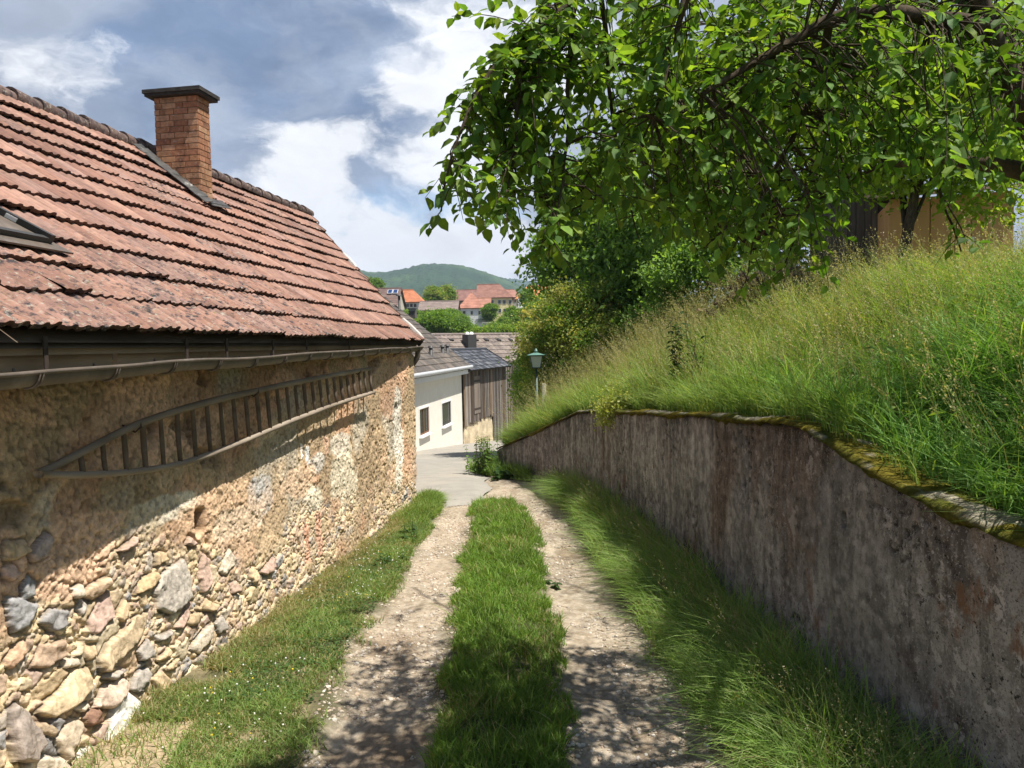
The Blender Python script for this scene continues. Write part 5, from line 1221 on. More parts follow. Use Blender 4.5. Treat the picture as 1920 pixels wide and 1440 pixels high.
    mb = MB(); mb.slab([E1+ax*.01-rn_*.13, E1+ax*.04-rn_*.13, E1+ax*.04+sl*lv-rn_*.13, E1+ax*.01+sl*lv-rn_*.13], rn_, .2, (.06, .06, .065)); mb.build('verge_board', M['grey_wood'], rf)
wooden_barn()

# ------------------------------------------------------------------ long house behind with brown-grey roof
def rear_house():
    Y0 = 62; a = at(760, 632, Y0); b = at(1010, 624, Y0+9); ax = unit((b-a)*np.array([1, 1, 0])); L = float(np.linalg.norm((b-a)[:2])); pl = np.array([-ax[1], ax[0], 0])
    zr = (a[2]+b[2])/2; th_ = R(38); half = 5.2; drop = half*math.tan(th_)
    root = thing('rear_house', 'long low house with brown grey tiled roof and dark chimney behind the plank barn', 'house', ((a+b)/2*np.array([1, 1, 0])+np.array([0, 0, -4.5])))
    E = a*np.array([1, 1, 0])-pl*half+Zv*(zr-drop); sl = unit(pl*half+Zv*drop); rn_ = unit(np.cross(ax, sl)); lv = math.hypot(half, drop)
    mb = MB(); tiled(mb, E, ax, sl, rn_, L, lv, .42, .55, [(.19, .155, .135), (.22, .18, .155), (.165, .135, .12), (.24, .20, .17)], .05, .04); rf = mb.build('roof', M['grey_tile'], root)
    mb = MB(); mb.slab([E-rn_*.07, E+ax*L-rn_*.07, E+ax*L+sl*lv-rn_*.07, E+sl*lv-rn_*.07], rn_, .06, (.2, .17, .15)); s2 = unit(pl*half-Zv*drop); r2 = unit(np.cross(ax, s2)); a2 = E+sl*lv
    mb.slab([a2, a2+ax*L, a2+ax*L+s2*lv, a2+s2*lv], r2, .05, (.22, .18, .16)); mb.build('roof_deck', M['grey_tile'], rf)
    mb = MB(); mb.tube([a2+Zv*.05, a2+ax*L+Zv*.05], .12, 8, (.24, .2, .18)); mb.build('ridge', M['grey_tile'], rf, True)
    mb = MB(); c = E+pl*.6+ax*.3; q = np.array([c, c+ax*(L-.6), c+ax*(L-.6)+pl*(2*half-1.2), c+pl*(2*half-1.2)]); q[:, 2] = -7; t = q.copy(); t[:, 2] = E[2]+.25; mb.hexa(q, t); mb.build('wall', M['cream'], root)
    # chimney
    p = on_plane(880, 655, E, rn_); zt = at(880, 627, p[1])[2]; mb = MB(); mb.box([p[0], p[1]+.4, (p[2]-.8+zt)/2], (.86, .86, zt-p[2]+.8), [ax, pl, Zv]); ch = mb.build('chimney', M['dark_metal'], rf)
    for s in (-.22, .22):
        mb = MB(); c = np.array([p[0], p[1]+.4, zt])+ax*s; ph = np.linspace(0, 1, 8); mb.tube([c+Zv*(-.02), c+Zv*.1, c+Zv*.18, c+Zv*.23], [.17, .18, .13, .03], 12); mb.build('chimney_pot', M['white'], ch, True)
    for px in (846, 893, 912, 935, 957):
        q = on_plane(px, 639, E, rn_); mb = MB(); mb.hexa([q-ax*.2-sl*.15, q+ax*.2-sl*.15, q+ax*.2+sl*.35, q-ax*.2+sl*.35], [q-ax*.15-sl*.1+rn_*.2, q+ax*.15-sl*.1+rn_*.2, q+ax*.15+sl*.35+rn_*.02, q-ax*.15+sl*.35+rn_*.02]); mb.build('roof_vent', M['dark_metal'], rf)
rear_house()

# ------------------------------------------------------------------ town beyond the valley
def town_house(name, label, x0, x1, yr, ye, yb, Y, wallc, roofc, hip=(0, 0), wins=(), depth=9.0, turn=0.0, gable_left=False, rear=None):
    """x0..x1 eave span, yr ridge row, ye eave row, yb base row of the picture; at distance Y"""
    k = Y/FPX; a = at(x0, ye, Y); b = at(x1, ye, Y); zr = at((x0+x1)/2, yr, Y+depth/2)[2]; ze = (a[2]+b[2])/2; zb = at((x0+x1)/2, yb, Y)[2]
    L = b[0]-a[0]; ax = np.array([math.cos(turn), math.sin(turn), 0]); pl = np.array([-ax[1], ax[0], 0]); o = np.array([a[0], a[1], 0]); L = L/math.cos(turn)
    root = thing(name, label, 'house', o+ax*L/2+Zv*(zb-6))
    e = .35; mb = MB(); q = np.array([o+ax*e+pl*e, o+ax*(L-e)+pl*e, o+ax*(L-e)+pl*(depth-e), o+ax*e+pl*(depth-e)]); q[:, 2] = zb-6; t = q.copy(); t[:, 2] = ze+.1
    mb.hexa(q, t, wallc)
    h0, h1 = hip[0]*L, hip[1]*L
    r0 = o+ax*h0+pl*depth/2+Zv*zr; r1 = o+ax*(L-h1)+pl*depth/2+Zv*zr
    if h0 == 0: mb.add([q[0]*[1, 1, 0]+Zv*ze, q[3]*[1, 1, 0]+Zv*ze, r0-Zv*.25+ax*e], [[0, 1, 2]], wallc)
    if h1 == 0: mb.add([q[1]*[1, 1, 0]+Zv*ze, q[2]*[1, 1, 0]+Zv*ze, r1-Zv*.25-ax*e], [[0, 1, 2]], wallc)
    mb.build('wall', M['town'], root)
    mb = MB(); E = [o+Zv*ze, o+ax*L+Zv*ze, o+ax*L+pl*depth+Zv*ze, o+pl*depth+Zv*ze]; lo = [p-Zv*.18 for p in E]
    for lift, pts, rr0, rr1 in ((0, E, r0, r1),):
        mb.add([pts[0], pts[1], rr1, rr0], [[0, 1, 2, 3]], roofc); mb.add([pts[2], pts[3], rr0, rr1], [[0, 1, 2, 3]], roofc)
        mb.add([pts[1], pts[2], rr1], [[0, 1, 2]], roofc); mb.add([pts[3], pts[0], rr0], [[0, 1, 2]], roofc) if h0 else None
    if h1 == 0: mb.F3.pop(-1 if not h0 else -2) if mb.F3 else None
    for i in range(4): mb.add([lo[i], lo[(i+1) % 4], E[(i+1) % 4], E[i]], [[0, 1, 2, 3]], np.array(roofc)*.5)
    mb.add([lo[3], lo[2], lo[1], lo[0]], [[0, 1, 2, 3]], np.array(roofc)*.5)
    # courses: thin steps so the roof is not a bare plane
    for s in np.linspace(.08, .92, 9):
        p, q2 = E[0]+(r0-E[0])*s, E[1]+(r1-E[1])*s; mb.slab([p-pl*.02, q2-pl*.02, q2+pl*.30+Zv*.02, p+pl*.30+Zv*.02], unit(Zv-pl), .025, np.array(roofc)*random.uniform(.92, 1.06))
    rf = mb.build('roof', M['town_roof'], root)
    mb = MB(); mb.tube([r0, r1+ax*.01], .16, 6, np.array(roofc)*.8); mb.build('ridge', M['town_roof'], rf)
    for (px, py, wp, hp) in wins:
        c = at(px, py, Y); u = (c[0]-o[0])/ax[0]; c = o+ax*u+pl*(e-.03)+Zv*c[2]; wm, hm = wp*k, hp*k
        mb = MB(); mb.box(c-pl*.0, (wm+.22, .08, hm+.22), [ax, pl, Zv], (.72, .70, .62)); f = mb.build('window', M['town'], root)
        mb = MB(); mb.box(c-pl*.045, (wm, .03, hm), [ax, pl, Zv]); mb.build('pane', M['pane'], f)
    return root, rf, o, ax, pl, L, ze, zr
YEL = (.84, .72, .40)
town_house('town_house', 'yellow two-storey house with brown hipped roof and two window rows', 893, 963, 533, 557.5, 598, 190, YEL, (.27, .145, .115), hip=(0, .38), depth=11,
           wins=[(923, 566, 5, 6.5), (936.5, 566, 5, 6.5), (945.5, 566, 5, 6.5), (956.5, 566, 5, 6.5), (937, 582, 5, 6.5), (946.5, 582, 5, 6.5), (957, 582, 5, 6.5)])
town_house('town_house', 'white house with salmon pyramid roof in front of the yellow house', 858, 911, 548.5, 577, 606, 165, (.80, .81, .82), (.44, .215, .155), hip=(.45, .52), depth=7, wins=[(870, 586.5, 5, 6.5), (884.5, 586.5, 4, 6.5), (899, 586, 4, 6.5)])
town_house('town_house', 'brown gabled house tucked behind the salmon pyramid roof', 851, 894, 543.5, 563, 580, 205, (.33, .28, .24), (.25, .14, .12), depth=10)
town_house('town_house', 'low grey brown roofed building behind the round green bush', 783, 859, 565, 581, 592, 150, (.42, .30, .22), (.27, .215, .19), depth=8)
town_house('town_house', 'house with bright orange red hipped roof and small white dormer', 741, 794, 543.5, 566, 585, 160, (.8, .78, .73), (.46, .185, .10), hip=(.02, .45), depth=9, wins=[(764, 572.5, 5, 6), (771, 572.5, 5, 6), (778, 572.5, 5, 6)])
town_house('town_house', 'flat salmon roofed annexe between the white and yellow houses', 893, 921, 558.5, 572, 590, 172, (.8, .68, .45), (.42, .22, .16), depth=5)
town_house('town_house', 'small house with reddish brown roof right behind the yellow house', 940, 980, 543, 557, 580, 215, (.5, .46, .4), (.36, .19, .15), hip=(0, .4), depth=9)
town_house('town_house', 'house with vivid orange roof half hidden by the leafy tree', 965, 1028, 536, 560, 590, 185, (.75, .68, .55), (.54, .21, .095), hip=(.4, 0), depth=11)
town_house('town_house', 'pale house with light grey roof under the vivid orange roof', 972, 1030, 559, 577, 604, 150, (.82, .78, .70), (.42, .41, .43), depth=7, wins=[(975, 586, 2.2, 5)])
rr = town_house('town_house', 'dark brown roofed house with a solar collector at the barn verge', 690, 744, 541, 579, 592, 130, (.5, .45, .38), (.175, .12, .105), depth=14)
def town_bits():
    root, rf, o, ax, pl, L, ze, zr = rr
    n = unit(np.cross(ax, unit(pl*7+Zv*(zr-ze)))); s = unit(pl*7+Zv*(zr-ze)); p = on_plane(738, 549, o+Zv*ze, n)
    for k in range(2):
        mb = MB(); c = p+ax*(k*.95-.6)+n*.25; mb.box(c, (.85, 1.5, .08), [ax, s, n]); fr = mb.build('solar_collector', M['white_metal'], rf); mb = MB(); mb.box(c+n*.05, (.72, 1.36, .012), [ax, s, n]); mb.build('pane', M['solar'], fr)
    # terrace wall with railing below the white house
    Y = 150; a = at(872, 604, Y); b = at(916, 604, Y); zt = at(890, 592, Y)[2]
    t = thing('terrace_wall', 'white terrace wall with dark railing below the white house', 'wall', (a+b)/2); mb = MB(); mb.box([(a[0]+b[0])/2, Y+.2, (a[2]-3+zt)/2], (b[0]-a[0], .3, zt-a[2]+3), None, (.72, .72, .72)); mb.build('wall', M['town'], t)
    mb = MB(); c = at(906, 601.5, Y-.3)
    for k in range(14): mb.box([c[0]-1.1+k*.17, Y-.3, c[2]], (.05, .05, .55))
    mb.box([c[0], Y-.3, c[2]+.3], (2.4, .06, .05)); mb.build('railing', M['dark_metal'], t)
    a = at(905, 606.5, 140); b = at(936, 604.5, 140); t = thing('garden_wall', 'low pale garden wall among the bushes under the yellow house', 'wall', (a+b)/2); mb = MB(); mb.box([(a[0]+b[0])/2, 140, a[2]-.9], (b[0]-a[0], .35, 2.0), None, (.6, .58, .5)); mb.build('wall', M['town'], t); mb = MB(); mb.box([(a[0]+b[0])/2, 140, a[2]+.14], (b[0]-a[0]+.2, .5, .08), None, (.7, .69, .64)); mb.build('coping', M['town'], t)
    a = at(984, 800, 52); b = at(1016, 800, 52); zt = at(1000, 744, 52)[2]; t = thing('house_wall', 'patch of bright white house wall showing between the barn and the lamp', 'wall', (a+b)/2); mb = MB(); mb.box([(a[0]+b[0])/2+.6, 52, (zt-6)/2], (b[0]-a[0]+1.2, .3, zt+6), None, (.72, .71, .69)); mb.build('wall', M['town'], t); mb = MB(); mb.box([(a[0]+b[0])/2+.6, 52, zt+.05], (b[0]-a[0]+1.5, .6, .1), None, (.3, .25, .22)); mb.build('coping', M['town'], t)
town_bits()

# ------------------------------------------------------------------ street lamp, post
def street_lamp():
    Y = 18.9; p = at(1006.5, 740, Y); g = p.copy(); g[2] = zp(Y); zl = at(1003.5, 691, Y)[2]; zt = at(1003.5, 657, Y)[2]; x, y = p[0], p[1]
    root = thing('street_lamp', 'green street lamp with square lantern standing at the bend beside bushes', 'street lamp', (x, y, g[2]))
    mb = MB(); mb.tube([(x, y, g[2]-.3), (x, y, g[2]+.8), (x, y, g[2]+.82), (x, y, zl)], [.055, .05, .036, .030], 10); mb.tube([(x, y, g[2]+.75), (x, y, g[2]+.86)], .075, 10); mb.build('post', M['lamp_green'], root, True)
    h = zt-zl; b0, b1 = .10, .155; z0, z1 = zl+.02, zl+.02+h*.66
    mb = MB()
    for i, j in ((-1, -1), (-1, 1), (1, -1), (1, 1)):
        mb.tube([(x+i*b0, y+j*b0, z0), (x+i*b1, y+j*b1, z1)], .013, 5)
    for z, b in ((z0, b0), (z1, b1)):
        for i in (-1, 1): mb.box((x+i*b, y, z), (.022, 2*b, .022)); mb.box((x, y+i*b, z), (2*b+.022, .022, .022))
    mb.build('lantern_frame', M['lamp_green'], root)
    mb = MB(); c0, c1 = b0-.004, b1-.004; mb.hexa([(x-c0, y-c0, z0), (x+c0, y-c0, z0), (x+c0, y+c0, z0), (x-c0, y+c0, z0)], [(x-c1, y-c1, z1), (x+c1, y-c1, z1), (x+c1, y+c1, z1), (x-c1, y+c1, z1)]); mb.build('lantern_glass', M['frosted'], root)
    mb = MB(); r0 = .225; z2 = z1+.02; mb.add([(x-r0, y-r0, z2), (x+r0, y-r0, z2), (x+r0, y+r0, z2), (x-r0, y+r0, z2), (x-.06, y-.06, zt-.06), (x+.06, y-.06, zt-.06), (x+.06, y+.06, zt-.06), (x-.06, y+.06, zt-.06)], [[0, 1, 5, 4], [1, 2, 6, 5], [2, 3, 7, 6], [3, 0, 4, 7], [4, 5, 6, 7], [3, 2, 1, 0]]); mb.tube([(x, y, zt-.07), (x, y, zt-.01), (x, y, zt+.05)], [.03, .045, .01], 8); mb.build('lantern_roof', M['lamp_top'], root)
street_lamp()
def post():
    p = at(1020, 735, 18.4); zt = at(1020, 719, 18.4)[2]; mb = MB(); mb.tube([(p[0], p[1], -.2), (p[0], p[1], zt-.02), (p[0], p[1], zt)], [.06, .058, .05], 10, (.40, .38, .33)); o = mb.build('wooden_post', M['stone'], None, True, origin=(p[0], p[1], -.2)); tag(o, 'short pale weathered post in the bushes right of the lamp', 'post')
post()

# ------------------------------------------------------------------ sheds and woodpile on the bank
def sheds():
    Y = 15.5; a = at(1545, 500, Y); b = at(1690, 500, Y-.4); zt0 = at(1560, 352, Y)[2]; zt1 = at(1690, 330, Y)[2]; zb = a[2]-.9
    root = thing('plank_shed', 'dark grey plank shed with a lean-to roof up on the meadow', 'shed', ((a+b)/2)*np.array([1, 1, 0])+Zv*zb); ax = unit((b-a)*np.array([1, 1, 0])); pl = np.array([-ax[1], ax[0], 0]); L = float(np.linalg.norm((b-a)[:2])); mb = MB(); x = 0
    o = np.array([a[0], a[1], 0])
    while x < L:
        w_ = random.uniform(.11, .19); g = random.uniform(.6, 1.2); z1 = zt0+(zt1-zt0)*x/L; mb.box(o+ax*(x+w_/2)+Zv*(zb+z1)/2, (w_-.012, .03+random.random()*.012, z1-zb), [ax, pl, Zv], np.array([.155, .14, .13])*g); x += w_
    mb.build('plank_wall', M['grey_wood'], root)
    mb = MB(); q = np.array([o+pl*.05, o+pl*.05+ax*L, o+pl*3+ax*L, o+pl*3]); q[:, 2] = zb; t = q.copy(); t[:, 2] = [zt0-.03, zt1-.03, zt1+.4, zt0+.4]; mb.hexa(q, t, (.1, .09, .08)); mb.build('shed_body', M['grey_wood'], root)
    mb = MB(); q = np.array([o-ax*.25-pl*.35, o+ax*(L+.2)-pl*.35, o+ax*(L+.2)+pl*3.2, o-ax*.25+pl*3.2]); q[:, 2] = [zt0-.02, zt1, zt1+.55, zt0+.53]; mb.slab(q, Zv, .06, (.22, .15, .11)); mb.build('roof', M['grey_wood'], root)
    # orange boarded hut
    Y = 13.8; a = at(1668, 505, Y); b = at(1900, 492, Y-.6); zt = at(1780, 372, Y)[2]; zb = a[2]-.9; o = np.array([a[0], a[1], 0]); ax = unit((b-a)*np.array([1, 1, 0])); pl = np.array([-ax[1], ax[0], 0]); L = float(np.linalg.norm((b-a)[:2]))
    root = thing('garden_hut', 'orange brown board hut with a small white notice up on the bank', 'hut', o+ax*L/2+Zv*zb); mb = MB(); n = 6
    for k in range(n): mb.box(o+ax*(k+.5)*L/n+Zv*(zb+zt)/2, (L/n-.015, .035, zt-zb), [ax, pl, Zv])
    mb.build('board_wall', M['orange_board'], root)
    mb = MB(); q = np.array([o+pl*.03, o+pl*.03+ax*L, o+pl*2.6+ax*L, o+pl*2.6]); q[:, 2] = zb; t = q.copy(); t[:, 2] = zt-.03; mb.hexa(q, t, (1, 1, 1)); mb.build('hut_body', M['orange_board'], root)
    mb = MB(); q = np.array([o-ax*.25-pl*.3, o+ax*(L+.25)-pl*.3, o+ax*(L+.25)+pl*2.8, o-ax*.25+pl*2.8]); q[:, 2] = [zt, zt, zt+.5, zt+.5]; mb.slab(q, Zv, .07, (.5, .35, .28)); mb.build('roof', M['grey_wood'], root)
    c = at(1823, 451, Y-.5); u = float((c-o)@ax); mb = MB(); mb.box(o+ax*u-pl*.03+Zv*c[2], (.10, .012, .14), [ax, pl, Zv]); mb.build('notice', M['white'], root)
    # trunks of firewood
    root = None
    c0 = at(1455, 500, 12.5); zb = bankz(c0[0], c0[1])
    mb = MB(); r_ = random.Random(4)
    for k in range(150):
        u = r_.uniform(-1.0, 1.0); hgt = (1-u*u)*.75; z = r_.uniform(0, max(hgt, .05)); p = np.array([c0[0]+u*1.0, c0[1]+r_.uniform(-.35, .35), zb+z+.1]); d = unit(np.array([r_.gauss(0, 1), r_.gauss(0, 1), r_.gauss(0, .25)])); ln = r_.uniform(.15, .4); c = np.array(r_.choice([(.16, .10, .07), (.22, .15, .10), (.11, .075, .055), (.3, .22, .15)]))
        mb.tube([p-d*ln, p+d*ln+np.array([0, 0, r_.uniform(-.05, .05)])], [r_.uniform(.02, .07), r_.uniform(.015, .05)], 6, c)
    o = mb.build('brushwood', M['grey_wood'], None, origin=(c0[0], c0[1], zb)); tag(o, 'heap of old branches and logs at the top of the meadow in front of the shed', 'brushwood', None, 'stuff')
sheds()
# ------------------------------------------------------------------ trees and shrubs
LEAF4 = np.array([[0, 0, 0], [.45, .30, .08], [1, 0, -.05], [.45, -.30, .08]]); LEAF4F = [[0, 1, 2], [0, 2, 3]]
LEAF8 = np.array([[0, 0, 0], [.34, 0, -.02], [.70, 0, -.05], [1.0, 0, -.16], [.28, .30, .07], [.66, .27, .03], [.28, -.30, .07], [.66, -.27, .03]])
LEAF8F = [[0, 4, 1], [0, 1, 6], [1, 4, 5], [1, 5, 2], [1, 2, 7], [1, 7, 6], [2, 5, 3], [2, 3, 7]]
def leafy(blobs, n_cl, per, size, pal, spread=.45, shell=.55, seed=0, light=0.0):
    """leaf clumps spread unevenly through several ellipsoids (centre, radii)"""
    r_ = np.random.default_rng(seed); P, Cc = [], []
    vol = np.array([b[1][0]*b[1][1]*b[1][2] for b in blobs])**.75; vol /= vol.sum()
    for (c, rad), f in zip(blobs, vol):
        m = max(3, int(n_cl*f)); d = r_.normal(size=(m, 3)); d /= np.linalg.norm(d, axis=1)[:, None]; rr = shell+(1-shell)*r_.random(m)**.6; rr *= .80+.42*r_.random(m)
        P.append(np.asarray(c)+d*rr[:, None]*np.asarray(rad))
    P = np.vstack(P); m = len(P)
    cl = np.repeat(P, per, 0); n = len(cl); sp = spread*(.55+.8*r_.random(m)); off = r_.normal(size=(n, 3))*np.repeat(sp, per)[:, None]*np.array([1, 1, .6])
    pos = cl+off; pal = np.array(pal); base = pal[r_.integers(0, len(pal), m)]*(.8+.4*r_.random((m, 1))); col = np.repeat(base, per, 0)*(.8+.4*r_.random((n, 1)))
    d = r_.normal(size=(n, 3)); d[:, 2] -= .5; up = r_.normal(size=(n, 3))*.7+np.array([0, 0, 1.0])
    return scatter(LEAF4, LEAF4F, frames(d, up), pos, size*(.6+.8*r_.random(n)), col), P
def branchy(mb, base, top, r0, targets, seed=0, k=9):
    r_ = random.Random(seed); base = np.asarray(base, float); top = np.asarray(top, float)
    tr = [base, base*.65+top*.35+np.array([r_.gauss(0, .06), r_.gauss(0, .06), 0])*np.linalg.norm(top-base)*.5, base*.3+top*.7+np.array([r_.gauss(0, .05), r_.gauss(0, .05), 0])*np.linalg.norm(top-base)*.5, top]
    tt = np.linspace(0, 3, 10); T = np.stack([np.interp(tt, range(4), [p[i] for p in tr]) for i in range(3)], 1); mb.tube(T, np.linspace(r0, r0*.35, 10), k)
    for t in targets:
        s = r_.uniform(.35, .95); p = np.array([np.interp(s*3, tt, T[:, i]) for i in range(3)]); md = (p+t)/2+np.array([0, 0, .12*np.linalg.norm(t-p)])
        mb.tube([p, md, t], [r0*.35*(1.2-s), r0*.2*(1.2-s), r0*.06], 5)
def tree(name, label, cat, blobs, base, r0, n_cl, per, size, pal, spread=.45, seed=0, group=None, shell=.5, limbs=22, mat='far_leaf'):
    root = thing(name, label, cat, base, group); (V, F, c), P = leafy(blobs, n_cl, per, size, pal, spread, shell, seed)
    V = V.astype(np.float32); cr = part('crown', V, F, M[mat], root, np.clip(c, 0, 1))
    mb = MB(); r_ = np.random.default_rng(seed); top = np.mean([b[0] for b in blobs], 0)+np.array([0, 0, .3*max(b[1][2] for b in blobs)])
    branchy(mb, np.asarray(base)-np.array([0, 0, .3]), top, r0, P[r_.integers(0, len(P), limbs)], seed); mb.build('trunk', M['bark'], root, True)
    return root
def pb(px, py, Y, rx, ry, rd=None):
    """ellipsoid whose outline is rx, ry picture units at distance Y"""
    k = Y/FPX; return (at(px, py, Y), (rx*k, (rd or rx)*k, ry*k))
DARK = [(.13, .24, .055), (.165, .29, .065), (.20, .33, .085), (.14, .24, .065)]
MIDG = [(.13, .24, .042), (.17, .29, .055), (.11, .20, .042), (.21, .32, .075)]
BRIT = [(.17, .28, .035), (.21, .33, .045), (.13, .23, .035), (.26, .36, .07)]
OLIV = [(.27, .32, .085), (.34, .36, .12), (.18, .23, .065), (.38, .36, .15)]
def base_under(px, Y, z): 
    p = at(px, 600, Y); return (p[0], p[1], z)
tree('leafy_tree', 'tall dark green tree rising behind the meadow grass left of the sheds', 'tree',
     [pb(1140, 410, 24, 115, 90), pb(1080, 520, 23, 70, 75), pb(1200, 500, 22, 110, 110), pb(1090, 350, 24, 60, 45), pb(1180, 600, 22, 110, 90), pb(1040, 480, 23, 30, 42), pb(1035, 440, 23, 22, 30), pb(1130, 330, 24, 45, 40)],
     base_under(1150, 24, -.6), .22, 720, 62, .16, DARK+MIDG[:2], .30, 41, limbs=40)
tree('elder_bush', 'bush with pale yellowish shoots in front of the tall dark tree', 'bush',
     [pb(1075, 610, 21, 85, 75), pb(1035, 690, 21.5, 62, 60), pb(1130, 660, 20, 70, 80), pb(995, 640, 22, 24, 40), pb(1120, 560, 21, 55, 35)], base_under(1080, 20.7, -.3), .10, 820, 75, .075, OLIV+MIDG+OLIV[:2], .17, 43, limbs=30)
tree('lane_shrub', 'dark shrub hanging over the lane behind the street lamp', 'bush',
     [pb(990, 740, 25, 22, 60), pb(1040, 745, 24, 55, 55), pb(985, 690, 26, 16, 35), pb(1080, 730, 22, 50, 60), pb(1045, 790, 21.5, 36, 36)], base_under(1030, 24, -1.4), .08, 420, 55, .11, DARK+MIDG[:2], .17, 47, limbs=24)
tree('hedge_shrub', 'dark shrub between the tall tree and the heap of branches', 'bush',
     [pb(1285, 520, 17, 75, 75), pb(1410, 520, 16.5, 45, 45), pb(1390, 470, 17, 50, 50), pb(1485, 500, 17.5, 60, 50), pb(1450, 430, 18, 50, 50), pb(1230, 600, 17.5, 60, 50), pb(1350, 450, 17, 60, 90), pb(1300, 420, 18, 90, 70)], base_under(1290, 17, 1.6), .09, 460, 55, .095, DARK+MIDG[:1], .17, 53, limbs=26)
tree('orchard_tree', 'slim fruit tree with forked trunk standing in front of the orange hut', 'tree',
     [pb(1720, 240, 11, 170, 110), pb(1840, 200, 10.5, 130, 120), pb(1600, 200, 12, 110, 100), pb(1850, 350, 11, 70, 70), pb(1660, 330, 11, 80, 40), pb(1740, 120, 11.5, 170, 80)],
     (at(1692, 505, 10.6)[0], 10.6, bankz(at(1692, 505, 10.6)[0], 10.6)), .10, 420, 44, .095, [(.24, .36, .04), (.20, .32, .04), (.28, .38, .06), (.15, .26, .035)], .25, 59, mat='leaf', limbs=34)
tree('back_tree', 'broad bright green tree behind the plank shed', 'tree',
     [pb(1450, 200, 19, 190, 130), pb(1560, 120, 20, 170, 110), pb(1380, 330, 18.5, 80, 70), pb(1270, 250, 21, 120, 90), pb(1680, 200, 20, 140, 130), pb(1880, 240, 19, 120, 140)], base_under(1480, 19.5, 2.4), .2, 620, 48, .15, MIDG+BRIT[:2]+DARK[:1], .36, 61, limbs=40)
# trees and bushes of the valley
tree('valley_bush', 'big round green bush beyond the brown grey roof', 'bush', [pb(822, 606, 90, 38, 20), pb(862, 615, 88, 20, 13), pb(795, 606, 95, 14, 14)], base_under(830, 90, -4), .2, 900, 48, .24, MIDG+BRIT[:1]+DARK[:1], .30, 71, limbs=10)
tree('valley_tree', 'rounded tree between the orange roof and the brown gabled house', 'tree', [pb(815, 556, 172, 17, 15), pb(836, 553, 178, 15, 15)], base_under(822, 174, 7), .3, 420, 44, .40, OLIV[:2]+MIDG, .5, 73, limbs=8)
tree('valley_tree', 'slim round tree in front of the white and yellow houses', 'tree', [pb(917, 586, 150, 11, 14), pb(921, 578, 150, 9, 8)], base_under(916, 150, 4), .2, 300, 40, .30, MIDG, .3, 79, limbs=8)
tree('valley_tree', 'small tree peeping over the verge left of the dark brown roof', 'tree', [pb(702, 533, 160, 14, 9), pb(690, 532, 160, 12, 9)], base_under(700, 160, 7), .2, 240, 40, .36, MIDG+DARK[:1], .4, 83, limbs=6)
tree('valley_tree', 'bushy bright tree below the yellow house', 'tree', [pb(962, 594, 128, 14, 16), pb(978, 600, 126, 14, 15), pb(945, 606, 125, 10, 10)], base_under(962, 127, 1), .2, 480, 42, .28, MIDG+BRIT[:2], .35, 89, limbs=8)
tree('valley_bush', 'low bushes along the ridge of the brown grey roof', 'bush', [pb(905, 624, 84, 22, 7), pb(945, 622, 84, 26, 8), pb(985, 618, 84, 20, 12), pb(930, 615, 100, 18, 6), pb(882, 620, 90, 12, 9)], base_under(930, 86, -5), .15, 800, 44, .22, MIDG+BRIT+OLIV[:1], .28, 97, limbs=10)
tree('valley_tree', 'dark tree at the left of the vivid orange roof', 'tree', [pb(990, 560, 120, 10, 16), pb(1003, 585, 118, 20, 20)], base_under(998, 119, 0), .2, 400, 42, .30, DARK+MIDG, .35, 101, limbs=8)
tree('valley_bush', 'hedge bushes between the long grey roof and the white house', 'bush', [pb(866, 600, 140, 10, 10), pb(845, 590, 142, 16, 9), pb(770, 590, 140, 18, 8)], base_under(850, 141, 2), .15, 420, 40, .28, MIDG+DARK[:1], .35, 103, limbs=6)

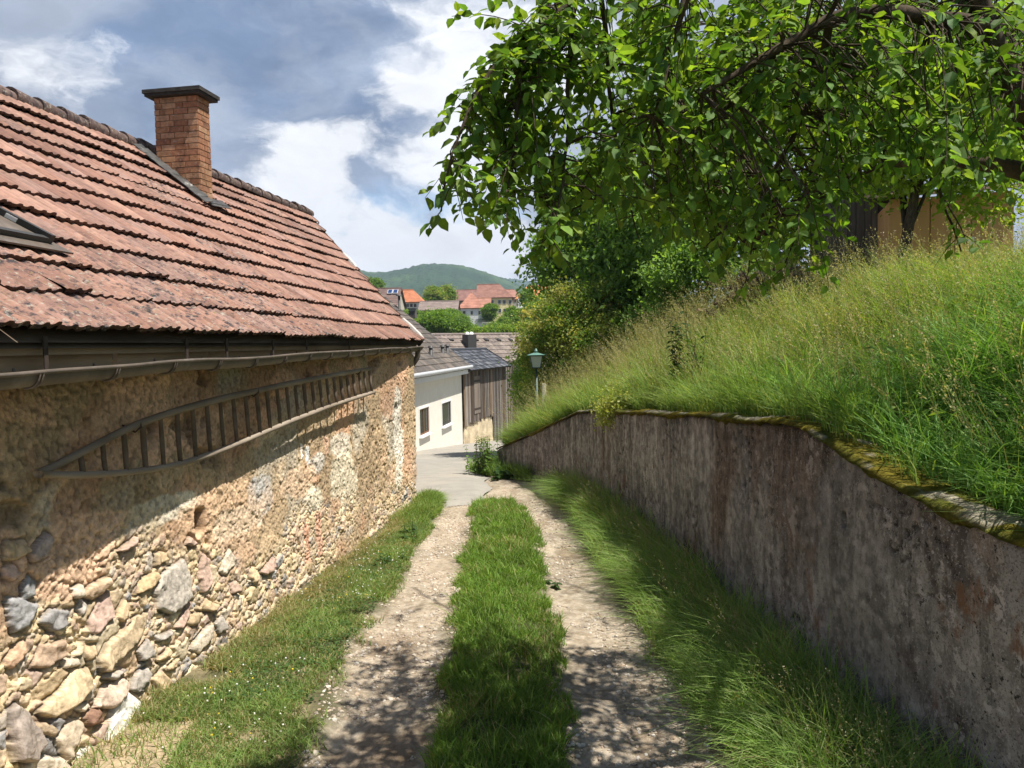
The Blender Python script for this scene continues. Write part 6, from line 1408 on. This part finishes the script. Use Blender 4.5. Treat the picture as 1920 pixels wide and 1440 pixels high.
# ------------------------------------------------------------------ the fruit tree overhead
def fruit_tree():
    tb = np.array([3.75, 3.9, 0]); tb[2] = bankz(tb[0], tb[1])-.15
    root = thing('plum_tree', 'old fruit tree on the bank whose leafy boughs hang over the lane', 'tree', tb)
    mb = MB(); SK = []
    def limb(pts, r0, r1, k=9):
        P = np.array([p if len(p) == 3 and isinstance(p, np.ndarray) else at(*p) for p in pts]); s = np.concatenate([[0], np.cumsum(np.linalg.norm(np.diff(P, axis=0), axis=1))]); n = max(8, int(s[-1]/.06)); q = np.linspace(0, s[-1], n)
        Q = np.stack([np.interp(q, s, P[:, i]) for i in range(3)], 1)
        for _ in range(8): Q[1:-1] = (Q[:-2]+2*Q[1:-1]+Q[2:])/4
        Q += (np.stack([fbm(q*3, q*0+i*9+r0*90, 3, 400+i) for i in range(3)], 1)-.5)*.05
        mb.tube(Q, np.linspace(r0, r1, n)*(1+.25*(fbm(q*7, q*0, 3, 410)-.5)), k); SK.append((Q, np.linspace(r0, r1, n))); return Q
    V3 = lambda *a: np.array(a, float)
    t1 = limb([tb-V3(0, 0, .2), tb+V3(-.08, .02, .7), at(1935, 250, 3.75), at(1890, 130, 3.6), at(1835, 10, 3.5), at(1790, -140, 3.4)], .085, .045)
    t2 = limb([at(1945, 330, 3.9), at(1840, 300, 4.0), at(1755, 288, 4.2), at(1660, 310, 4.5)], .05, .016)
    t3 = limb([at(1855, 55, 3.5), at(1760, 30, 3.4), at(1640, 20, 3.4), at(1550, 30, 3.3), at(1470, 90, 3.2), at(1400, 120, 3.2), at(1320, 180, 3.1)], .040, .010)
    t4 = limb([at(1790, -140, 3.4), at(1560, -190, 3.3), at(1300, -160, 3.3), at(1120, -60, 3.3), at(1085, 5, 3.25), at(1030, 45, 3.2), at(960, 85, 3.15), at(915, 130, 3.1), at(880, 200, 3.05), at(860, 260, 3.0), at(835, 320, 3.0), at(826, 375, 3.0)], .030, .003)
    limb([at(1085, 5, 3.25), at(1065, 150, 3.15), at(1058, 290, 3.1), at(1040, 380, 3.05), at(1036, 430, 3.0)], .012, .003)
    limb([at(1120, -60, 3.3), at(1150, 60, 3.4), at(1130, 190, 3.5), at(1170, 300, 3.6), at(1110, 380, 3.6)], .013, .004)
    limb([at(1550, 30, 3.3), at(1545, 140, 3.5), at(1500, 240, 3.7), at(1440, 330, 3.8), at(1370, 420, 3.8), at(1320, 470, 3.8)], .020, .004)
    limb([at(1640, 20, 3.4), at(1580, 150, 3.9), at(1545, 300, 4.2), at(1500, 430, 4.3), at(1470, 500, 4.3)], .016, .004)
    limb([at(1470, 90, 3.2), at(1380, 190, 3.5), at(1290, 250, 3.7), at(1230, 330, 3.8), at(1190, 400, 3.8)], .014, .004)
    limb([at(1300, -160, 3.3), at(1290, -20, 3.2), at(1250, 110, 3.1), at(1220, 220, 3.1)], .014, .004)
    limb([at(1000, 62, 3.2), at(980, 160, 3.1), at(960, 260, 3.05), at(955, 350, 3.0), at(930, 400, 2.95)], .010, .003)
    limb([at(1660, 310, 4.5), at(1590, 340, 4.6), at(1480, 400, 4.6), at(1410, 470, 4.5)], .014, .004)
    limb([at(1755, 288, 4.2), at(1760, 360, 4.4), at(1790, 430, 4.4), at(1800, 470, 4.3)], .012, .004)
    limb([at(1835, 10, 3.5), at(1700, -300, 3.6), V3(1.2, 3.6, 5.2), V3(.4, 3.9, 5.4)], .045, .01)
    limb([at(1835, 10, 3.5), V3(2.3, 4.6, 4.8), V3(1.8, 5.8, 5.3), V3(1.2, 6.8, 5.4)], .04, .01)
    limb([tb+V3(-.08, .02, 1.0), V3(3.4, 2.6, 4.6), V3(2.4, 1.7, 5.1), V3(1.4, 1.4, 5.2)], .045, .01)
    limb([at(1935, 250, 3.75), V3(3.3, 5.0, 4.4), V3(3.2, 6.2, 5.2), V3(2.8, 7.0, 5.6)], .04, .01)
    limb([at(1440, 330, 3.8), at(1420, 420, 3.75), at(1400, 490, 3.7), at(1392, 535, 3.7)], .007, .002); limb([at(1760, 360, 4.4), at(1800, 410, 4.3), at(1812, 458, 4.3)], .007, .002); limb([at(1040, 380, 3.05), at(1034, 440, 3.0), at(1030, 490, 3.0)], .005, .002); limb([at(1185, 395, 3.8), at(1190, 430, 3.8), at(1200, 450, 3.8)], .005, .002)
    allp = np.vstack([q for q, _ in SK])
    # twigs: near the drooping boughs in view, filling the canopy, and above the picture for the shade
    org = []
    poly = [(850, 150), (900, 90), (950, 30), (1010, -60), (1930, -60), (1930, 300), (1880, 265), (1780, 270), (1700, 250), (1610, 290), (1545, 390), (1440, 450), (1330, 430), (1210, 380), (1090, 400), (1040, 450), (985, 360), (930, 300), (915, 240), (890, 250), (860, 230)]
    def inside(x, y):
        c = False
        for i in range(len(poly)):
            (xa, ya), (xb, yb) = poly[i], poly[i-1]
            if (ya > y) != (yb > y) and x < (xb-xa)*(y-ya)/(yb-ya)+xa: c = not c
        return c
    r_ = random.Random(7)
    for q, rad in SK[3:13]:
        for p, rr in zip(q, rad):
            px, py = proj(p)
            if rr < .016 and r_.random() < .62 and py > -80: org.append(p+np.array([r_.gauss(0, .02) for _ in range(3)]))
    for q, rad in SK[-4:]:
        for p in q[::2]: org.append(p+np.array([r_.gauss(0, .02) for _ in range(3)]))
    for q, rad in (SK[3], SK[10]):
        for p in q:
            px, py = proj(p)
            if 815 < px < 1120 and -60 < py < 400:
                for _ in range(2): org.append(p+np.array([r_.gauss(0, .03) for _ in range(3)]))
    while len(org) < 1010:
        x, y = r_.uniform(795, 1930), r_.uniform(-60, 500)
        if not inside(x, y): continue
        if x < 1090 and r_.random() < .45: continue
        Yd = r_.uniform(3.0, 3.6) if x < 1150 else r_.uniform(3.0, 5.2)
        if vn(x/90, y/90, 5) < .33: continue
        org.append(at(x, y, Yd))
    over = 0
    while over < 180:
        p = V3(r_.uniform(.6, 4.8), r_.uniform(1.2, 8.2), r_.uniform(4.0, 6.2))
        px, py = proj(p)
        if py > -80 and 0 < px < 1920: continue
        if vn(p[0]*1.3, p[1]*1.3, 8) < .42: continue
        org.append(p); over += 1
    org = [o for o in org if not (0 < proj(o)[0] < 815 and proj(o)[1] > -100)]
    LP, LD, LU, LS, LC = [], [], [], [], []
    pal = 1.4*np.array([(.085, .16, .026), (.11, .195, .03), (.135, .23, .036), (.07, .13, .026), (.16, .25, .04)])
    LIMX = [780, 880, 905, 960, 1000, 1015, 1055, 1075, 1130, 1200, 1300, 1330, 1440, 1560, 1600, 1680, 1700, 1770, 1780, 1835, 1850, 1870, 1930]; LIMY = [430, 430, 450, 445, 470, 505, 490, 395, 375, 395, 460, 530, 540, 520, 390, 350, 335, 340, 455, 455, 350, 450, 455]
    for o in org:
        ox, oy = proj(o)
        slack = r_.gauss(0, 26)
        if 0 < ox < 1935 and oy > np.interp(ox, LIMX, LIMY)-18+slack: continue
        d2_ = np.linalg.norm(allp-o, axis=1); j = int(np.argmin(d2_)); a = allp[j]; dist = d2_[j]
        if dist > .05:
            md = (a+o)/2+V3(0, 0, .15*dist)+np.array([r_.gauss(0, .05*dist) for _ in range(3)]); mb.tube([a, md, o], [.0045+.003*min(dist, 1.5), .004, .0026], 4, cap=False)
        lft = proj(o)[0] < 930; d = unit(np.array([r_.gauss(.1 if lft else -.25, .25 if lft else .6), r_.gauss(-.1, .6), r_.gauss(-.45, .35)])+(unit(o-a)*.5 if dist > .05 else 0)); ln = r_.uniform(.08, .20) if lft else r_.uniform(.14, .40); n = int(ln*36)+4
        
        tx, ty = proj(o+d*ln+V3(0, 0, -.3*ln))
        if 0 < tx < 1935 and ty > np.interp(tx, LIMX, LIMY)+slack: ln *= .45; n = max(3, n//2)
        ss = np.linspace(0, 1, 6); tw = o+d*ln*ss[:, None]+V3(0, 0, -.30*ln)*(ss**2)[:, None]; mb.tube(tw, np.linspace(.0026, .0012, 6), 4, cap=False)
        for k in range(n):
            s = (k+.5)/n; p = o+d*ln*s+V3(0, 0, -.30*ln*s*s); side = unit(np.cross(d, V3(0, 0, 1))+np.array([r_.gauss(0, .25) for _ in range(3)]))*(1 if k % 2 else -1)
            ld = unit(d*.6+side*.8+V3(0, 0, -.28)+np.array([r_.gauss(0, .35) for _ in range(3)]))
            LP.append(p+ld*.012); LD.append(ld); LU.append(V3(r_.gauss(0, .45), r_.gauss(0, .45), 1)); LS.append(r_.uniform(.040, .076)); LC.append(pal[r_.randrange(5)]*r_.uniform(.6, 1.2)*np.array([r_.uniform(.85, 1.15), 1, r_.uniform(.8, 1.5)]))
    LP, LD, LU, LS, LC = [np.array(q) for q in (LP, LD, LU, LS, LC)]; pp = np.array([proj(p) for p in LP]); x, y = pp[:, 0], pp[:, 1]
    lim = np.interp(x, LIMX, LIMY)+36
    ok = (y < lim+rng.normal(size=len(y))*8) | (x < 0) | (x > 1935); LP, LD, LU, LS, LC = LP[ok], LD[ok], LU[ok], LS[ok], LC[ok]
    V, F, c = scatter(LEAF8, LEAF8F, frames(LD, LU), LP, LS, LC)
    part('crown', V, F, M['leaf'], root, c)
    mb.build('trunk', M['bark'], root, True)
fruit_tree()

# ------------------------------------------------------------------ single plants
def herb(name, label, base, h, n_stem, leaf, pal, seed, spread=.1, n_leaf=14, cat='plant', taper=True):
    r_ = random.Random(seed); root = thing(name, label, cat, base); st = MB(); LP, LD, LS, LC = [], [], [], []; pal = np.array(pal); b = np.asarray(base, float)
    for k in range(n_stem):
        o = b+np.array([r_.gauss(0, spread), r_.gauss(0, spread), -.03]); hh = h*r_.uniform(.65, 1.0); tip = o+np.array([r_.gauss(0, .08)*hh, r_.gauss(0, .08)*hh, hh]); md = (o+tip)/2+np.array([r_.gauss(0, .03), r_.gauss(0, .03), 0])*hh
        st.tube([o, md, tip], [.006, .005, .002], 5)
        if n_stem <= 8: st.build('stem', M['bark'], root); st = MB()
        for j in range(n_leaf):
            s = .12+.88*(j+.5)/n_leaf; p = (o*(1-s)+md*s if s < .5 else md*(1-s)*2+tip*(2*s-1)) if False else o+(tip-o)*s; a = j*math.pi/2+r_.gauss(0, .4)
            for sg in (0, math.pi):
                LP.append(p); LD.append([math.cos(a+sg), math.sin(a+sg), r_.uniform(-.55, .1)]); LS.append(leaf*(1.15-.6*s if taper else 1)*r_.uniform(.75, 1.2)); LC.append(pal[r_.randrange(len(pal))]*r_.uniform(.85, 1.15))
    V, F, c = scatter(LEAF8, LEAF8F, frames(np.array(LD), np.array([[0, 0, 1.0]]).repeat(len(LD), 0)+rand_unit(len(LD))*.3), np.array(LP), np.array(LS), np.array(LC))
    part('foliage', V, F, M['leaf'], root, c)
    if st.n: tag(st.build('stem', M['bark'], root), None, None, None, 'stuff')
def onbank(px, py):
    for Y in np.linspace(3, 20, 700):
        p = at(px, py, Y)
        if p[0] > xret(Y)+.3 and p[2] <= bankz(p[0], p[1])+.02: return np.array([p[0], p[1], float(bankz(p[0], p[1]))])
    p = at(px, py, 9); return np.array([p[0], p[1], float(bankz(p[0], p[1]))])
q = onbank(1272, 755); herb('nettle', 'dark green nettles standing above the pale meadow grass near the wall', q, 1.45, 7, .13, [(.035, .075, .022), (.05, .095, .03)], 3, .09, 16)
q = onbank(1315, 745); herb('nettle', 'shorter pair of nettles right of the tall dark nettles', q, 1.0, 4, .11, [(.04, .085, .025), (.05, .10, .03)], 5, .06, 10)
g = gpt(912, 888); g[0] -= .0; herb('road_weed', 'light green bushy weed at the low end of the concrete wall', g, .95, 26, .12, [(.13, .22, .05), (.10, .18, .04), (.16, .26, .07)], 7, .14, 9)
g = gpt(957, 896); herb('dock_plant', 'low dark broad-leaved plant at the foot of the concrete wall', g, .30, 12, .15, [(.05, .10, .03), (.06, .125, .035)], 9, .12, 4, taper=False)
g = gpt(1036, 1095); herb('plantain', 'small broad-leaved weed at the right edge of the grass strip', g, .07, 6, .06, [(.05, .095, .03), (.07, .12, .04)], 11, .06, 3, taper=False)
g = gpt(772, 1010); herb('verge_weed', 'leafy green weed in the dry grass by the stone wall', g, .26, 7, .10, [(.06, .12, .035), (.08, .14, .04)], 13, .10, 5)
g = gpt(735, 1060); herb('verge_weed', 'leafy weed lower down the verge near the stone wall', g, .20, 6, .09, [(.06, .12, .035), (.08, .14, .04)], 14, .09, 5)
q = np.array([2.22+.05, 3.55, 0]); q = np.array([float(xret(3.75))+.10, 3.75, float(zret(3.75))-.05])
def whitebush():
    x, y = float(xret(11.3))+.22, 11.3; z = float(zret(11.3)); root = thing('bedstraw', 'pale yellow green cushion spilling over the mossy wall top', 'plant', (x, y, z))
    (V, F, c), P = leafy([((x, y, z+.12), (.30, .75, .26)), ((x-.18, y-.2, z), (.16, .45, .22)), ((x+.2, y+.5, z+.2), (.3, .5, .3))], 240, 34, .042, [(.34, .40, .11), (.42, .44, .16), (.27, .34, .09), (.5, .5, .28)], .07, .3, 17)
    part('foliage', V, F, M['leaf'], root, np.clip(c, 0, 1))
whitebush()

# ------------------------------------------------------------------ air
def haze():
    m = bpy.data.materials.new('haze'); m.use_nodes = True; nt = m.node_tree; nt.nodes.clear(); o = nt.nodes.new('ShaderNodeOutputMaterial'); v = nt.nodes.new('ShaderNodeVolumePrincipled')
    v.inputs['Color'].default_value = (.62, .76, 1.0, 1); v.inputs['Density'].default_value = .00020; v.inputs['Anisotropy'].default_value = 0.0; nt.links.new(v.outputs[0], o.inputs['Volume'])
    mb = MB(); mb.box((0, 1400, 145), (9000, 4400, 322)); ob = mb.build('haze', m); tag(ob, 'thin blue summer haze over the valley', None, None, 'stuff')
haze()
